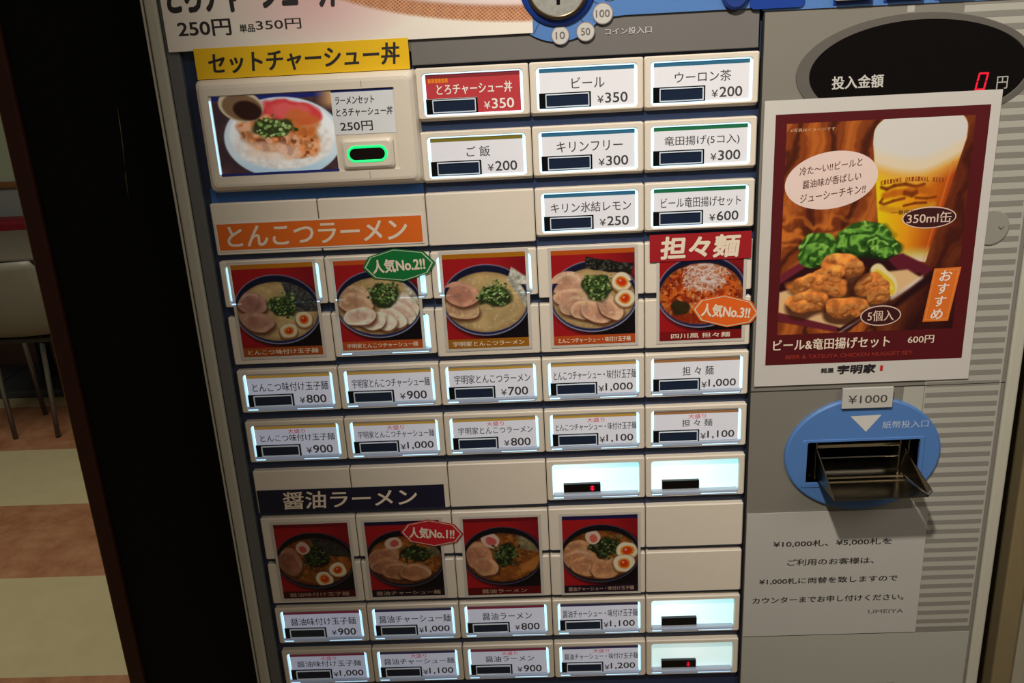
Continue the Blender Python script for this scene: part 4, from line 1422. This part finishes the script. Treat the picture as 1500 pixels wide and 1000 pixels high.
# ---------------- notice below the bill slot, and a larger sheet under it
b = flat(.4530, .6175, .9255, 1.0600, -.0014, mat('notice_card', (184, 180, 172), .5, noise=.015), .0010)
GI = mat('notice_ink', (48, 44, 42), .5)
for s, x0, x1, zc, h in (('¥10,000札、¥5,000札を', .4780, .5870, 1.0270, .0068), ('ご利用のお客様は、', .4920, .5720, 1.0070, .0068),
                         ('¥1,000札に両替を致しますので', .4665, .5955, .9868, .0068), ('カウンターまでお申し付けください。', .4610, .6030, .9660, .0068)):
    b.text(s, x0, x1, zc - h / 2, zc + h / 2, -.0016, GI, .016)
b.text('UMEIYA', .5710, .6040, .9500 - .0020, .9500 + .0022, -.0016, mat('notice_ink2', (96, 92, 88), .5), .004)
tag(b.build('notice_sheet'), 'grey notice card with four lines of black lettering beneath the bill inlet', 'notice')
b = flat(.4530, .6690, .760, .9240, -.0008, mat('lower_sheet', (168, 166, 154), .55, noise=.03, scale=14), .0004)
for k in range(6):
    b.rect(.543 + k * .0105, .550 + k * .0105, .8600, .8660, -.0010, GI)
tag(b.build('paper_sheet'), 'large plain grey sheet along the bottom edge, under the notice card', 'paper')

# ================================================================== DINING ROOM BEYOND THE PARTITION
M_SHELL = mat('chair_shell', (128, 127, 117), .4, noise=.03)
M_LEG = mat('chair_leg_metal', (120, 128, 136), .25, .9)
ch = root('shell_chair', (-1.80, 2.71, 0), 'white moulded shell chair with thin metal legs, partly cut off', 'chair')


def shell_mb():
    b = MB()
    prof = [(.24, .445), (.20, .455), (.08, .440), (-.04, .430), (-.13, .440), (-.18, .48), (-.205, .55), (-.225, .64), (-.24, .72), (-.248, .755)]
    wid = [.20, .215, .225, .23, .23, .228, .226, .222, .212, .190]
    nu = 11
    vs, fs = [], []
    for side in (0, 1):
        for (y, z), w in zip(prof, wid):
            for i in range(nu):
                u = -1 + 2 * i / (nu - 1)
                lift = .018 * u * u
                fwd = .03 * u * u if z > .47 else 0
                zz = z + (lift if z < .5 else 0) - (.006 if side else 0) * (z < .5)
                yy = y + fwd - (.006 if side and z > .5 else 0)
                vs.append((-1.80 + u * w, 2.71 + yy, zz))
    n = len(prof)
    for s in (0, 1):
        o = s * n * nu
        for k in range(n - 1):
            for i in range(nu - 1):
                q = (o + k * nu + i, o + k * nu + i + 1, o + (k + 1) * nu + i + 1, o + (k + 1) * nu + i)
                fs.append(q if s else q[::-1])
    o = n * nu
    for i in range(nu - 1):
        fs.append((i, i + 1, o + i + 1, o + i))
        e = (n - 1) * nu
        fs.append((e + i + 1, e + i, o + e + i, o + e + i + 1))
    for k in range(n - 1):
        fs.append((k * nu, o + k * nu, o + (k + 1) * nu, (k + 1) * nu))
        r = nu - 1
        fs.append((k * nu + r, (k + 1) * nu + r, o + (k + 1) * nu + r, o + k * nu + r))
    b.add(vs, fs, M_SHELL, True)
    return b


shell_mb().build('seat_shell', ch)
for sx in (-1, 1):
    for sy in (-1, 1):
        b = MB()
        x, y = -1.80 + sx * .10, 2.71 + sy * .10
        b.tube([(x, y, .428), (x, y + sy * .008, .36), (x - sx * .012, y + sy * .02, 0.004)], .0105, M_LEG, 10)
        b.build('leg', ch)
b = MB()
b.box(-1.94, -1.66, 2.59, 2.83, .405, .424, mat('seat_frame_dark', (44, 44, 46), .5), .004)
b.build('seat_frame', ch)

tb = root('dining_table', (-2.25, 3.15, 0), 'long grey dining table with dark edge on pedestal feet', 'table')
b = MB()
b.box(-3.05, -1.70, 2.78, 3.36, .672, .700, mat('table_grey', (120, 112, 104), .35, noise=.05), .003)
b.box(-3.055, -1.695, 2.772, 3.368, .668, .690, mat('table_edge_dark', (28, 26, 28), .4), .003)
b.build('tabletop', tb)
for x in (-2.45, -2.06):
    b = MB()
    b.tube([(x, 3.22, .03), (x, 3.22, .668)], .032, mat('pedestal_black', (24, 26, 30), .4), 14)
    b.build('pedestal', tb)
    b = MB()
    b.box(x - .19, x + .19, 3.03, 3.40, 0, .035, mat('base_slate', (58, 66, 76), .45), .008)
    b.build('foot_plate', tb)
bn = root('banquette', (-2.4, 3.55, 0), 'red upholstered bench along the back wall behind the grey table', 'bench')
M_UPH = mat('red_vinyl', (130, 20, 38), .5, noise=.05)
b = MB()
b.box(-4.2, -1.2, 3.40, 3.72, .33, .47, M_UPH, .02)
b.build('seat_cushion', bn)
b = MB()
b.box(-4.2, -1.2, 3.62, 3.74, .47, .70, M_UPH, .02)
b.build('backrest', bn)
b = MB()
b.box(-4.2, -1.2, 3.48, 3.73, 0, .33, mat('bench_base', (120, 92, 76), .6))
b.build('base', bn)

for o in S.objects:
    if 'ref' in o.keys():
        del o['ref']
